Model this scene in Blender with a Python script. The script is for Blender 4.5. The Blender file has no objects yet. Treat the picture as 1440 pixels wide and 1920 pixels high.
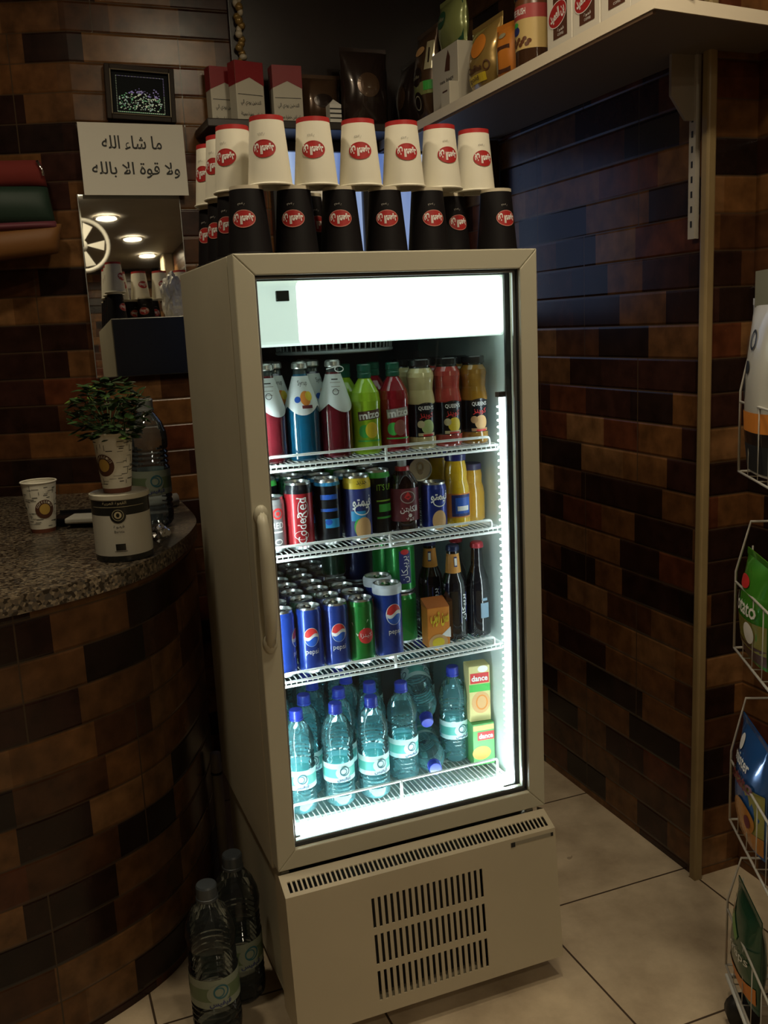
import bpy, math, random
from mathutils import Vector, Matrix
random.seed(7)
S = bpy.context.scene
COL = S.collection
PI = math.pi

# ------------------------------------------------------------------ camera, world, exposure
cam_d = bpy.data.cameras.new('camera')
cam_d.sensor_fit = 'HORIZONTAL'; cam_d.sensor_width = 36.0
cam_d.lens = 1778.939 / 1440.0 * 36.0
cam_d.clip_start = 0.02; cam_d.clip_end = 60
cam = bpy.data.objects.new('camera', cam_d); COL.objects.link(cam)
YAW, PITCH, ROLL = 0.3666, 0.1938, -0.0474
sy_, cy_, sp_, cp_ = math.sin(YAW), math.cos(YAW), math.sin(PITCH), math.cos(PITCH)
d_ = Vector((sy_*cp_, cy_*cp_, -sp_)); r0 = Vector((cy_, -sy_, 0)); u0 = r0.cross(d_)
r_ = r0*math.cos(ROLL) + u0*math.sin(ROLL); u_ = -r0*math.sin(ROLL) + u0*math.cos(ROLL)
M = Matrix((r_, u_, -d_)).transposed().to_4x4(); M.translation = Vector((-0.3806, -1.6609, 1.4157))
cam.matrix_world = M
S.camera = cam

W = bpy.data.worlds.new('world'); S.world = W; W.use_nodes = True
W.node_tree.nodes['Background'].inputs[0].default_value = (1.0, 0.72, 0.45, 1)
W.node_tree.nodes['Background'].inputs[1].default_value = 0.01

S.view_settings.view_transform = 'Standard'; S.view_settings.look = 'None'
S.view_settings.gamma = 1.0; S.view_settings.use_curve_mapping = False
S.view_settings.exposure = 0.0
S.cycles.transparent_max_bounces = 40
S.cycles.max_bounces = 8
S.cycles.sample_clamp_indirect = 4.0

DOWNLIGHT = 138.0          # emission of the warm ceiling downlights
LIGHTBOX = 2.6            # cooler's lit header panel
LED = 30.0                # cooler's led strips
WINDOW = 0.52             # blue evening light behind the frosted window

# ------------------------------------------------------------------ materials
MATS = {}
def sock(b, *names):
    for n in names:
        if n in b.inputs: return b.inputs[n]
def mat(name, col, rough=0.5, metal=0.0, coat=0.0, emis=None, estr=1.0, spec=0.5, noise=0.0, nscale=30, bump=0.0):
    if name in MATS: return MATS[name]
    m = bpy.data.materials.new(name); m.use_nodes = True
    nt = m.node_tree; b = nt.nodes['Principled BSDF']
    b.inputs['Base Color'].default_value = (*col, 1); b.inputs['Roughness'].default_value = rough
    b.inputs['Metallic'].default_value = metal
    sock(b, 'Coat Weight').default_value = coat
    sock(b, 'Specular IOR Level').default_value = spec
    if emis:
        sock(b, 'Emission Color').default_value = (*emis, 1); sock(b, 'Emission Strength').default_value = estr
    if noise or bump:
        tc = nt.nodes.new('ShaderNodeTexCoord'); nz = nt.nodes.new('ShaderNodeTexNoise')
        nz.inputs['Scale'].default_value = nscale; nz.inputs['Detail'].default_value = 4
        nt.links.new(tc.outputs['Object'], nz.inputs['Vector'])
        if noise:
            mx = nt.nodes.new('ShaderNodeMix'); mx.data_type = 'RGBA'; mx.blend_type = 'MULTIPLY'
            mx.inputs['Factor'].default_value = 1.0
            mr = nt.nodes.new('ShaderNodeMapRange')
            mr.inputs['From Min'].default_value = 0.3; mr.inputs['From Max'].default_value = 0.7
            mr.inputs['To Min'].default_value = 1 - noise; mr.inputs['To Max'].default_value = 1 + noise
            nt.links.new(nz.outputs['Fac'], mr.inputs['Value'])
            mx.inputs[6].default_value = (*col, 1)
            nt.links.new(mr.outputs['Result'], mx.inputs[7])
            nt.links.new(mx.outputs[2], b.inputs['Base Color'])
        if bump:
            bp = nt.nodes.new('ShaderNodeBump'); bp.inputs['Strength'].default_value = bump; bp.inputs['Distance'].default_value = 0.004
            nt.links.new(nz.outputs['Fac'], bp.inputs['Height']); nt.links.new(bp.outputs['Normal'], b.inputs['Normal'])
    MATS[name] = m
    return m
def clear(name, tint, refl=1.45, rough=0.02, body=0.0, bcol=(1, 1, 1)):
    """thin see-through plastic or glass: tinted transparency plus fresnel reflection"""
    if name in MATS: return MATS[name]
    m = bpy.data.materials.new(name); m.use_nodes = True; nt = m.node_tree
    nt.nodes.clear(); N = nt.nodes.new; L = nt.links.new
    o = N('ShaderNodeOutputMaterial'); t = N('ShaderNodeBsdfTransparent'); t.inputs[0].default_value = (*tint, 1)
    g = N('ShaderNodeBsdfGlossy'); g.inputs['Roughness'].default_value = rough
    f = N('ShaderNodeFresnel'); f.inputs['IOR'].default_value = refl
    mx = N('ShaderNodeMixShader'); L(f.outputs[0], mx.inputs[0])
    src = t
    if body:
        df = N('ShaderNodeBsdfDiffuse'); df.inputs[0].default_value = (*bcol, 1)
        m2 = N('ShaderNodeMixShader'); m2.inputs[0].default_value = body
        L(t.outputs[0], m2.inputs[1]); L(df.outputs[0], m2.inputs[2]); src = m2
    L(src.outputs[0], mx.inputs[1]); L(g.outputs[0], mx.inputs[2]); L(mx.outputs[0], o.inputs['Surface'])
    MATS[name] = m
    return m

def math_node(nt, op, a, b=None, c=None):
    n = nt.nodes.new('ShaderNodeMath'); n.operation = op
    for i, v in enumerate((a, b, c)):
        if v is None: continue
        if isinstance(v, (int, float)): n.inputs[i].default_value = v
        else: nt.links.new(v, n.inputs[i])
    return n.outputs[0]
def tile_mat(name, u_joint, seed, gain=1.0):
    """glazed brick-look wall tile laid in 4-course panels; UV is metres along the wall, metres up"""
    m = bpy.data.materials.new(name); m.use_nodes = True; nt = m.node_tree; N = nt.nodes.new; L = nt.links.new
    gain *= .62
    b = nt.nodes['Principled BSDF']
    uv = N('ShaderNodeUVMap'); sp = N('ShaderNodeSeparateXYZ'); L(uv.outputs[0], sp.inputs[0])
    u, v = sp.outputs[0], sp.outputs[1]
    k = math_node(nt, 'DIVIDE', math_node(nt, 'SUBTRACT', v, 0.904), 0.0803)
    course = math_node(nt, 'FLOOR', k); fv = math_node(nt, 'FRACT', k)
    row = math_node(nt, 'FLOOR', math_node(nt, 'DIVIDE', math_node(nt, 'SUBTRACT', course, 1.0), 4.0))
    par = math_node(nt, 'FLOORED_MODULO', row, 2.0)
    fu = math_node(nt, 'FRACT', math_node(nt, 'DIVIDE', math_node(nt, 'ADD', math_node(nt, 'SUBTRACT', u, u_joint), math_node(nt, 'MULTIPLY', par, 0.24)), 0.48))
    wv = math_node(nt, 'ADD', math_node(nt, 'MULTIPLY', u, 5.4), math_node(nt, 'MULTIPLY', course, 17.37 + seed))
    vo = N('ShaderNodeTexVoronoi'); vo.voronoi_dimensions = '1D'; vo.inputs['Scale'].default_value = 1.0
    vo.inputs['Randomness'].default_value = 0.8
    L(wv, vo.inputs['W'])
    sc = N('ShaderNodeSeparateColor'); L(vo.outputs['Color'], sc.inputs[0])
    cr = N('ShaderNodeValToRGB'); cr.color_ramp.interpolation = 'CONSTANT'
    cols = [(.036, .015, .010), (.21, .088, .030), (.110, .044, .019), (.055, .021, .015), (.29, .14, .055), (.15, .045, .019), (.19, .085, .033), (.026, .013, .010), (.24, .105, .036)]
    e = cr.color_ramp.elements
    e[0].position = 0; e[0].color = (*[c*gain for c in cols[0]], 1)
    e[1].position = 1/len(cols); e[1].color = (*[c*gain for c in cols[1]], 1)
    for i in range(2, len(cols)):
        x = e.new(i/len(cols)); x.color = (*[c*gain for c in cols[i]], 1)
    L(sc.outputs[0], cr.inputs[0])
    tc = N('ShaderNodeTexCoord'); nz = N('ShaderNodeTexNoise'); nz.inputs['Scale'].default_value = 22; nz.inputs['Detail'].default_value = 6
    L(tc.outputs['Object'], nz.inputs['Vector'])
    mr = N('ShaderNodeMapRange'); mr.inputs['From Min'].default_value = .3; mr.inputs['From Max'].default_value = .7
    mr.inputs['To Min'].default_value = .62; mr.inputs['To Max'].default_value = 1.35; L(nz.outputs['Fac'], mr.inputs['Value'])
    mx = N('ShaderNodeMix'); mx.data_type = 'RGBA'; mx.blend_type = 'MULTIPLY'; mx.inputs['Factor'].default_value = 1
    L(cr.outputs[0], mx.inputs[6]); L(mr.outputs[0], mx.inputs[7])
    vg = math_node(nt, 'LESS_THAN', fu, 0.007)
    hd = math_node(nt, 'MINIMUM', fv, math_node(nt, 'SUBTRACT', 1.0, fv))
    hg = math_node(nt, 'LESS_THAN', hd, 0.022)
    gm = math_node(nt, 'MAXIMUM', vg, math_node(nt, 'MULTIPLY', hg, 0.75))
    m3 = N('ShaderNodeMix'); m3.data_type = 'RGBA'; L(gm, m3.inputs['Factor'])
    L(mx.outputs[2], m3.inputs[6]); m3.inputs[7].default_value = (.11*gain, .07*gain, .04*gain, 1)
    L(m3.outputs[2], b.inputs['Base Color'])
    hs = N('ShaderNodeMapRange'); hs.interpolation_type = 'SMOOTHSTEP'; hs.inputs['From Max'].default_value = .08; L(hd, hs.inputs['Value'])
    hh = math_node(nt, 'MULTIPLY', hs.outputs[0], math_node(nt, 'SUBTRACT', 1.0, math_node(nt, 'MULTIPLY', vg, .8)))
    hh2 = math_node(nt, 'ADD', hh, math_node(nt, 'MULTIPLY', nz.outputs['Fac'], .12))
    bp = N('ShaderNodeBump'); bp.inputs['Strength'].default_value = .6; bp.inputs['Distance'].default_value = .003
    L(hh2, bp.inputs['Height']); L(bp.outputs[0], b.inputs['Normal'])
    b.inputs['Roughness'].default_value = .24; sock(b, 'Specular IOR Level').default_value = .30
    return m
def floor_mat():
    m = bpy.data.materials.new('floor_tile'); m.use_nodes = True; nt = m.node_tree; N = nt.nodes.new; L = nt.links.new
    b = nt.nodes['Principled BSDF']
    tc = N('ShaderNodeTexCoord'); sp = N('ShaderNodeSeparateXYZ'); L(tc.outputs['Object'], sp.inputs[0])
    fx = math_node(nt, 'FRACT', math_node(nt, 'DIVIDE', math_node(nt, 'SUBTRACT', sp.outputs[0], 0.655), 0.4506))
    fy = math_node(nt, 'FRACT', math_node(nt, 'DIVIDE', math_node(nt, 'SUBTRACT', sp.outputs[1], 0.6081), 0.4506))
    ax = math_node(nt, 'MINIMUM', fx, math_node(nt, 'SUBTRACT', 1.0, fx)); ay = math_node(nt, 'MINIMUM', fy, math_node(nt, 'SUBTRACT', 1.0, fy))
    g = math_node(nt, 'LESS_THAN', math_node(nt, 'MINIMUM', ax, ay), .0055)
    n1 = N('ShaderNodeTexNoise'); n1.inputs['Scale'].default_value = 5; n1.inputs['Detail'].default_value = 8; n1.inputs['Roughness'].default_value = .65
    L(tc.outputs['Object'], n1.inputs['Vector'])
    cr = N('ShaderNodeValToRGB'); e = cr.color_ramp.elements
    e[0].position = .3; e[0].color = (.38, .29, .195, 1); e[1].position = .68; e[1].color = (.67, .545, .385, 1)
    L(n1.outputs['Fac'], cr.inputs[0])
    n2 = N('ShaderNodeTexNoise'); n2.inputs['Scale'].default_value = 19; n2.inputs['Detail'].default_value = 3; L(tc.outputs['Object'], n2.inputs['Vector'])
    spot = math_node(nt, 'GREATER_THAN', n2.outputs['Fac'], .735)
    m1 = N('ShaderNodeMix'); m1.data_type = 'RGBA'; L(math_node(nt, 'MULTIPLY', spot, .45), m1.inputs['Factor']); L(cr.outputs[0], m1.inputs[6]); m1.inputs[7].default_value = (.11, .07, .04, 1)
    m2 = N('ShaderNodeMix'); m2.data_type = 'RGBA'; L(g, m2.inputs['Factor']); L(m1.outputs[2], m2.inputs[6]); m2.inputs[7].default_value = (.07, .045, .028, 1)
    L(m2.outputs[2], b.inputs['Base Color']); b.inputs['Roughness'].default_value = .42
    return m
def granite_mat():
    m = bpy.data.materials.new('granite'); m.use_nodes = True; nt = m.node_tree; N = nt.nodes.new; L = nt.links.new
    b = nt.nodes['Principled BSDF']; tc = N('ShaderNodeTexCoord')
    vo = N('ShaderNodeTexVoronoi'); vo.inputs['Scale'].default_value = 170; L(tc.outputs['Object'], vo.inputs['Vector'])
    s = N('ShaderNodeSeparateColor'); L(vo.outputs['Color'], s.inputs[0])
    cr = N('ShaderNodeValToRGB'); cr.color_ramp.interpolation = 'CONSTANT'; e = cr.color_ramp.elements
    e[0].color = (.03, .022, .015, 1); e[1].position = .3; e[1].color = (.11, .085, .06, 1)
    for p, c in ((.55, (.17, .13, .085)), (.72, (.07, .06, .05)), (.88, (.24, .19, .13))):
        x = e.new(p); x.color = (*c, 1)
    L(s.outputs[0], cr.inputs[0]); L(cr.outputs[0], b.inputs['Base Color']); b.inputs['Roughness'].default_value = .3
    return m

enamel = mat('beige_enamel', (.52, .49, .38), .38, noise=.03, nscale=6)
enamel_side = mat('beige_enamel_side', (.52, .48, .365), .4, noise=.05, nscale=5)
plastic_beige = mat('beige_plastic', (.50, .46, .35), .3, coat=.3)
black = mat('black_rubber', (.012, .012, .012), .55)
dark = mat('dark_interior', (.018, .018, .02), .6)
darkgrey = mat('dark_grey_sheet', (.035, .037, .042), .5)
liner_w = mat('white_liner', (.62, .72, .68), .4)
liner_d = mat('dark_liner', (.05, .055, .06), .5)
wire_w = mat('white_coated_wire', (.82, .84, .82), .35)
chrome = mat('chrome', (.8, .8, .8), .15, 1.0)
alu = mat('aluminium', (.75, .77, .78), .28, 1.0)
white_p = mat('white_paper', (.74, .71, .63), .7)
cup_w = mat('cream_cup_paper', (.78, .74, .62), .55)
cup_b = mat('black_cup_paper', (.005, .0035, .0045), .6, spec=.25)
red_c = mat('cup_red', (.42, .022, .022), .45)
rim_c = mat('cream_rim', (.62, .55, .42), .5)
ink = mat('black_ink', (.012, .012, .012), .6)
white_i = mat('white_ink', (.85, .83, .8), .5)
grey_i = mat('grey_ink', (.35, .33, .30), .6)
red_i = mat('red_ink', (.6, .03, .03), .45)
glass = clear('door_glass', (.93, .97, .95), 1.3, .0)
mirror_m = mat('mirror_silver', (.82, .82, .78), .015, 1.0)
led_side = mat('led_white_side', (.9, .95, 1), .4, emis=(.86, .96, 1.0), estr=7.0)
led_m = mat('led_white', (.9, .95, 1), .4, emis=(.86, .96, 1.0), estr=LED)
box_lit = mat('lit_header', (.9, .95, .93), .4, emis=(.90, 1.0, .96), estr=LIGHTBOX)
lamp_m = mat('downlight_lens', (1, .9, .7), .4, emis=(1.0, .85, .59), estr=DOWNLIGHT)

# ------------------------------------------------------------------ mesh builder
class MB:
    def __init__(s): s.v = []; s.f = []; s.m = []; s.sm = []; s.uv = None
    def add(s, vs, fs, m=0, smooth=True):
        o = len(s.v); s.v += [tuple(p) for p in vs]
        for f in fs: s.f.append(tuple(i+o for i in f)); s.m.append(m); s.sm.append(smooth)
    def box(s, x0, x1, y0, y1, z0, z1, m=0):
        vs = [(x, y, z) for z in (z0, z1) for y in (y0, y1) for x in (x0, x1)]
        s.add(vs, [(0, 2, 3, 1), (4, 5, 7, 6), (0, 1, 5, 4), (2, 6, 7, 3), (0, 4, 6, 2), (1, 3, 7, 5)], m, False)
    def prism(s, poly, a, b, axis='z', m=0, smooth=False):
        """poly of 2-D points extruded from a to b along axis (x: points are y,z; y: x,z; z: x,y)"""
        def p3(p, t): return {'z': (p[0], p[1], t), 'y': (p[0], t, p[1]), 'x': (t, p[0], p[1])}[axis]
        n = len(poly); vs = [p3(p, a) for p in poly] + [p3(p, b) for p in poly]
        s.add(vs, [tuple(range(n-1, -1, -1)), tuple(range(n, 2*n))], m, False)
        s.add(vs, [(i, (i+1) % n, (i+1) % n + n, i+n) for i in range(n)], m, smooth)
    def lathe(s, prof, c=(0, 0, 0), seg=32, cap0=True, cap1=True):
        """prof: [(r, z, material of the band above)]"""
        n = len(prof); vs = []
        for p in prof:
            for k in range(seg):
                a = 2*PI*k/seg; vs.append((c[0]+p[0]*math.cos(a), c[1]+p[0]*math.sin(a), c[2]+p[1]))
        for i in range(n-1):
            mi = prof[i][2] if len(prof[i]) > 2 else 0
            s.add([], [], mi)
            o = len(s.v)
            s.v += vs[i*seg:(i+2)*seg]
            for k in range(seg):
                k2 = (k+1) % seg
                s.f.append((o+k, o+k2, o+seg+k2, o+seg+k)); s.m.append(mi); s.sm.append(True)
        if cap0 and prof[0][0] > 1e-5: s.add(vs[:seg], [tuple(range(seg-1, -1, -1))], prof[0][2] if len(prof[0]) > 2 else 0, False)
        if cap1 and prof[-1][0] > 1e-5: s.add(vs[-seg:], [tuple(range(seg))], prof[-2][2] if len(prof[-2]) > 2 else 0, False)
    def tube(s, pts, r, seg=8, m=0, closed=False):
        P = [Vector(p) for p in pts]; n = len(P); rs = r if isinstance(r, (list, tuple)) else [r]*n
        vs = []; up = None
        for i in range(n):
            if closed: t = (P[(i+1) % n]-P[i-1])
            else: t = (P[min(i+1, n-1)]-P[max(i-1, 0)])
            t.normalize()
            if up is None:
                up = Vector((0, 0, 1)) if abs(t.z) < .9 else Vector((1, 0, 0))
            a = up - t*up.dot(t)
            if a.length < 1e-5: a = t.orthogonal()
            a.normalize(); up = a; bb = t.cross(a)
            for k in range(seg):
                th = 2*PI*k/seg; vs.append(P[i]+a*(math.cos(th)*rs[i])+bb*(math.sin(th)*rs[i]))
        fs = []
        for i in range(n if closed else n-1):
            j = (i+1) % n
            for k in range(seg):
                k2 = (k+1) % seg; fs.append((i*seg+k, i*seg+k2, j*seg+k2, j*seg+k))
        if not closed: fs += [tuple(range(seg-1, -1, -1)), tuple((n-1)*seg+k for k in range(seg))]
        s.add(vs, fs, m, True)
    def ball(s, c, rx, ry=None, rz=None, m=0, seg=16, rings=10):
        ry = ry or rx; rz = rz or rx; vs = []; fs = []
        for i in range(rings+1):
            ph = PI*i/rings
            for k in range(seg):
                th = 2*PI*k/seg; vs.append((c[0]+rx*math.sin(ph)*math.cos(th), c[1]+ry*math.sin(ph)*math.sin(th), c[2]-rz*math.cos(ph)))
        for i in range(rings):
            for k in range(seg):
                k2 = (k+1) % seg; fs.append((i*seg+k, i*seg+k2, (i+1)*seg+k2, (i+1)*seg+k))
        s.add(vs, fs, m, True)
    def wrap(s, shape, rf, th0, zc, m, eps=.0006, flip=False, du=0):
        """lay a flat shape on a surface of revolution about z"""
        vs = []
        for (x, y) in shape[0]:
            if flip: x, y = -x, -y
            z = zc+y; R = rf(z) if callable(rf) else rf
            a = th0+(x+du)/max(R, .005); vs.append(((R+eps)*math.cos(a), (R+eps)*math.sin(a), z))
        s.add(vs, shape[1], m, False)
    def flat(s, shape, o, ux, uy, m, flip=False):
        o, ux, uy = Vector(o), Vector(ux), Vector(uy); k = -1 if flip else 1
        s.add([o+ux*(x*k)+uy*(y*k) for x, y in shape[0]], shape[1], m, False)
    def xf(s, mtx):
        s.v = [tuple(mtx @ Vector(p)) for p in s.v]; return s
    def build(s, name, mats, parent=None, bevel=0, loc=None, seg=2):
        me = bpy.data.meshes.new(name); me.from_pydata(s.v, [], s.f)
        for mm in (mats if isinstance(mats, (list, tuple)) else [mats]): me.materials.append(mm)
        me.polygons.foreach_set('material_index', s.m); me.polygons.foreach_set('use_smooth', s.sm)
        if s.uv:
            uvl = me.uv_layers.new(name='UVMap')
            for lp in me.loops: uvl.data[lp.index].uv = s.uv[lp.vertex_index]
        me.update()
        o = bpy.data.objects.new(name, me); COL.objects.link(o)
        if parent: o.parent = parent
        if loc: o.location = loc
        if bevel:
            b = o.modifiers.new('bevel', 'BEVEL'); b.width = bevel; b.segments = seg; b.limit_method = 'ANGLE'; b.angle_limit = .6
        return o
def tag(o, label, cat, group=None):
    o['label'] = label; o['category'] = cat
    if group: o['group'] = group
    return o
def thing(name, label, cat, loc=(0, 0, 0), rotz=0, group=None):
    o = bpy.data.objects.new(name, None); COL.objects.link(o); o.empty_display_size = .05
    o.location = loc; o.rotation_euler = (0, 0, rotz)
    return tag(o, label, cat, group)
def dup(root, loc, rotz=0, label=None, group=None):
    r = root.copy(); COL.objects.link(r); r.location = loc; r.rotation_euler = (0, 0, rotz)
    if label: r['label'] = label
    if group: r['group'] = group
    for ch in list(root.children):
        c = ch.copy(); COL.objects.link(c); c.parent = r
        for g in ch.children:
            d = g.copy(); COL.objects.link(d); d.parent = c
    return r
def structure(o):
    o['kind'] = 'structure'; return o

# ------------------------------------------------------------------ flat shapes and lettering
def ell(a, b, n=28, rings=4):
    vs = [(0, 0)]; fs = []
    for r in range(1, rings+1):
        for k in range(n): vs.append((a*r/rings*math.cos(2*PI*k/n), b*r/rings*math.sin(2*PI*k/n)))
    for k in range(n): fs.append((0, 1+k, 1+(k+1) % n))
    for r in range(1, rings):
        for k in range(n):
            k2 = (k+1) % n; o = 1+(r-1)*n; fs.append((o+k, o+n+k, o+n+k2, o+k2))
    return vs, fs
def ring(a, b, t, n=36):
    vs = [(a*math.cos(2*PI*k/n), b*math.sin(2*PI*k/n)) for k in range(n)] + [((a-t)*math.cos(2*PI*k/n), (b-t)*math.sin(2*PI*k/n)) for k in range(n)]
    return vs, [(k, (k+1) % n, (k+1) % n+n, k+n) for k in range(n)]
def rect(w, h, nu=10, nv=1, cx=0, cy=0):
    vs = [(cx-w/2+w*i/nu, cy-h/2+h*j/nv) for j in range(nv+1) for i in range(nu+1)]
    return vs, [(j*(nu+1)+i, j*(nu+1)+i+1, (j+1)*(nu+1)+i+1, (j+1)*(nu+1)+i) for j in range(nv) for i in range(nu)]
def half(a, b, wave, top=True, n=20):
    """top or bottom half of an ellipse cut by a wave"""
    vs = []; fs = []
    for i in range(n+1):
        x = -a+2*a*i/n; ye = b*math.sqrt(max(0, 1-(x/a)**2)); yw = wave*math.sin(PI*x/a*.9)+(.14*b if top else -.14*b)
        lo, hi = (min(yw, ye), ye) if top else (-ye, max(yw, -ye)); vs += [(x, lo), (x, hi)]
    for i in range(n): fs.append((2*i, 2*i+2, 2*i+3, 2*i+1))
    return vs, fs
def poly(pts): return list(pts), [tuple(range(len(pts)))]
def shift(sh, dx, dy, k=1, rot=0):
    c, n = math.cos(rot), math.sin(rot)
    return [((x*c-y*n)*k+dx, (x*n+y*c)*k+dy) for x, y in sh[0]], sh[1]
AR = {'ا': 'FE8D', 'ب': 'FE8F', 'ة': 'FE93', 'ت': 'FE95', 'ج': 'FE9D', 'ح': 'FEA1', 'خ': 'FEA5', 'د': 'FEA9', 'ر': 'FEAD', 'ز': 'FEAF', 'س': 'FEB1', 'ش': 'FEB5',
      'ص': 'FEB9', 'ض': 'FEBD', 'ط': 'FEC1', 'ع': 'FEC9', 'غ': 'FECD', 'ف': 'FED1', 'ق': 'FED5', 'ك': 'FED9', 'ل': 'FEDD', 'م': 'FEE1', 'ن': 'FEE5', 'ه': 'FEE9', 'و': 'FEED', 'ي': 'FEF1', 'ء': 'FE80'}
NOJOIN = set('اةدرزوء')
def arabic(s):
    out = []; s = s.replace('لا', '\x01')
    for w in s.split(' '):
        g = []
        for i, ch in enumerate(w):
            pj = i > 0 and w[i-1] not in NOJOIN and w[i-1] != '\x01' and ch != 'ء'
            nj = i < len(w)-1 and ch not in NOJOIN and ch != '\x01' and w[i+1] != 'ء'
            if ch == '\x01': g.append(chr(0xFEFC if pj else 0xFEFB)); continue
            b = int(AR[ch], 16)
            if ch == 'ء': g.append(chr(b)); continue
            if ch in NOJOIN: g.append(chr(b+(1 if pj else 0)))
            else: g.append(chr(b+(3 if pj and nj else 2 if nj else 1 if pj else 0)))
        out.append(''.join(reversed(g)))
    return ' '.join(reversed(out))
TXT = {}
def text(s, w=None, h=None, bold=.0):
    """lettering as a flat mesh centred on the origin, fitted to a width and/or height"""
    key = (s, bold)
    if key not in TXT:
        t = arabic(s) if any(c in AR for c in s) else s
        c = bpy.data.curves.new('lettering', 'FONT'); c.body = t; c.resolution_u = 2; c.fill_mode = 'FRONT'; c.offset = bold
        o = bpy.data.objects.new('lettering', c); COL.objects.link(o)
        dg = bpy.context.evaluated_depsgraph_get(); me = o.evaluated_get(dg).to_mesh()
        vs = [(v.co.x, v.co.y) for v in me.vertices]; fs = [tuple(p.vertices) for p in me.polygons]
        o.evaluated_get(dg).to_mesh_clear(); bpy.data.objects.remove(o); bpy.data.curves.remove(c)
        x0, x1 = min(v[0] for v in vs), max(v[0] for v in vs); y0, y1 = min(v[1] for v in vs), max(v[1] for v in vs)
        TXT[key] = ([(x-(x0+x1)/2, y-(y0+y1)/2) for x, y in vs], fs, x1-x0, y1-y0)
    vs, fs, tw, th = TXT[key]
    kx = w/tw if w else h/th; ky = h/th if h else kx
    return [(x*kx, y*ky) for x, y in vs], fs
def rinterp(prof):
    def f(z):
        for a, b in zip(prof, prof[1:]):
            if min(a[1], b[1])-1e-9 <= z <= max(a[1], b[1])+1e-9 and abs(b[1]-a[1]) > 1e-9:
                return a[0]+(b[0]-a[0])*(z-a[1])/(b[1]-a[1])
        return prof[-1][0] if z > prof[-1][1] else prof[0][0]
    return f

# ================================================================== THE SETTING
XA, YT, B = 1.102, 0.112, 1.33           # right wall, its outer corner, back wall
CEIL = 2.72
def wall(name, pts, m, z0=0.0, z1=CEIL, u0=0.0):
    """vertical tiled wall along a list of plan points; UV in metres"""
    mb = MB(); uv = []; u = u0
    for i, p in enumerate(pts):
        if i: u += (Vector(p)-Vector(pts[i-1])).length
        mb.v += [(p[0], p[1], z0), (p[0], p[1], z1)]; uv += [(u, z0), (u, z1)]
    for i in range(len(pts)-1): mb.f.append((2*i, 2*i+2, 2*i+3, 2*i+1)); mb.m.append(0); mb.sm.append(len(pts) > 3)
    mb.uv = uv
    return structure(mb.build(name, m))
fl = MB(); fl.add([(-2.6, -6.2, 0), (1.5, -6.2, 0), (1.5, 1.8, 0), (-2.6, 1.8, 0)], [(0, 1, 2, 3)], 0, False)
structure(fl.build('floor', floor_mat()))
ce = MB(); ce.add([(-2.6, -6.2, CEIL), (1.5, -6.2, CEIL), (1.5, 1.8, CEIL), (-2.6, 1.8, CEIL)], [(3, 2, 1, 0)], 0, False)
structure(ce.build('ceiling', mat('ceiling_board', (.26, .24, .21), .6, noise=.1, nscale=3)))
t_right = tile_mat('wall_tile_right', 0.0, 0.0)
t_back = tile_mat('wall_tile_back', 0.07, 3.1)
t_ctr = tile_mat('wall_tile_counter_shaded', 0.12, 5.7, .66)  # same tile in darker colours, shade of the counter front put in
# right wall: u = -y so that joints fall at y .36 / .60 in alternating panel rows
wall('wall_right', [(XA, B), (XA, YT)], tile_mat('wall_tile_right_face', -.364, 0.0), u0=-B)
wall('wall_pier', [(XA, YT), (1.236, YT)], t_right, u0=.1)
wall('wall_right_near', [(1.236, YT), (1.236, -6.2)], t_right, u0=.3)
wall('wall_back', [(-.12, B), (XA, B)], t_back)
wall('wall_left', [(-1.3, B+.45), (-.12, B)], t_back, u0=-1.263)
wall('wall_far_left', [(-2.6, -6.2), (-2.6, 1.8)], t_back)
wall('wall_left_back', [(-2.6, 1.78), (-1.3, B+.45)], t_back)
wall('wall_behind', [(1.3, -6.2), (-2.6, -6.2)], t_back)
tr = MB(); tr.prism([(XA-.012, YT-.012), (XA+.012, YT-.012), (XA+.012, YT), (XA, YT), (XA, YT+.012), (XA-.012, YT+.012)], 0, CEIL)
structure(tr.build('trim_1', mat('brass_trim', (.30, .215, .10), .45, noise=.08, nscale=12), bevel=.005))
tp = MB(); tp.box(1.14, 1.236, -5.45, -5.25, 0, CEIL)
structure(tp.build('trim_2', mat('cream_pillar', (.5, .44, .3), .5), bevel=.01))

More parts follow.
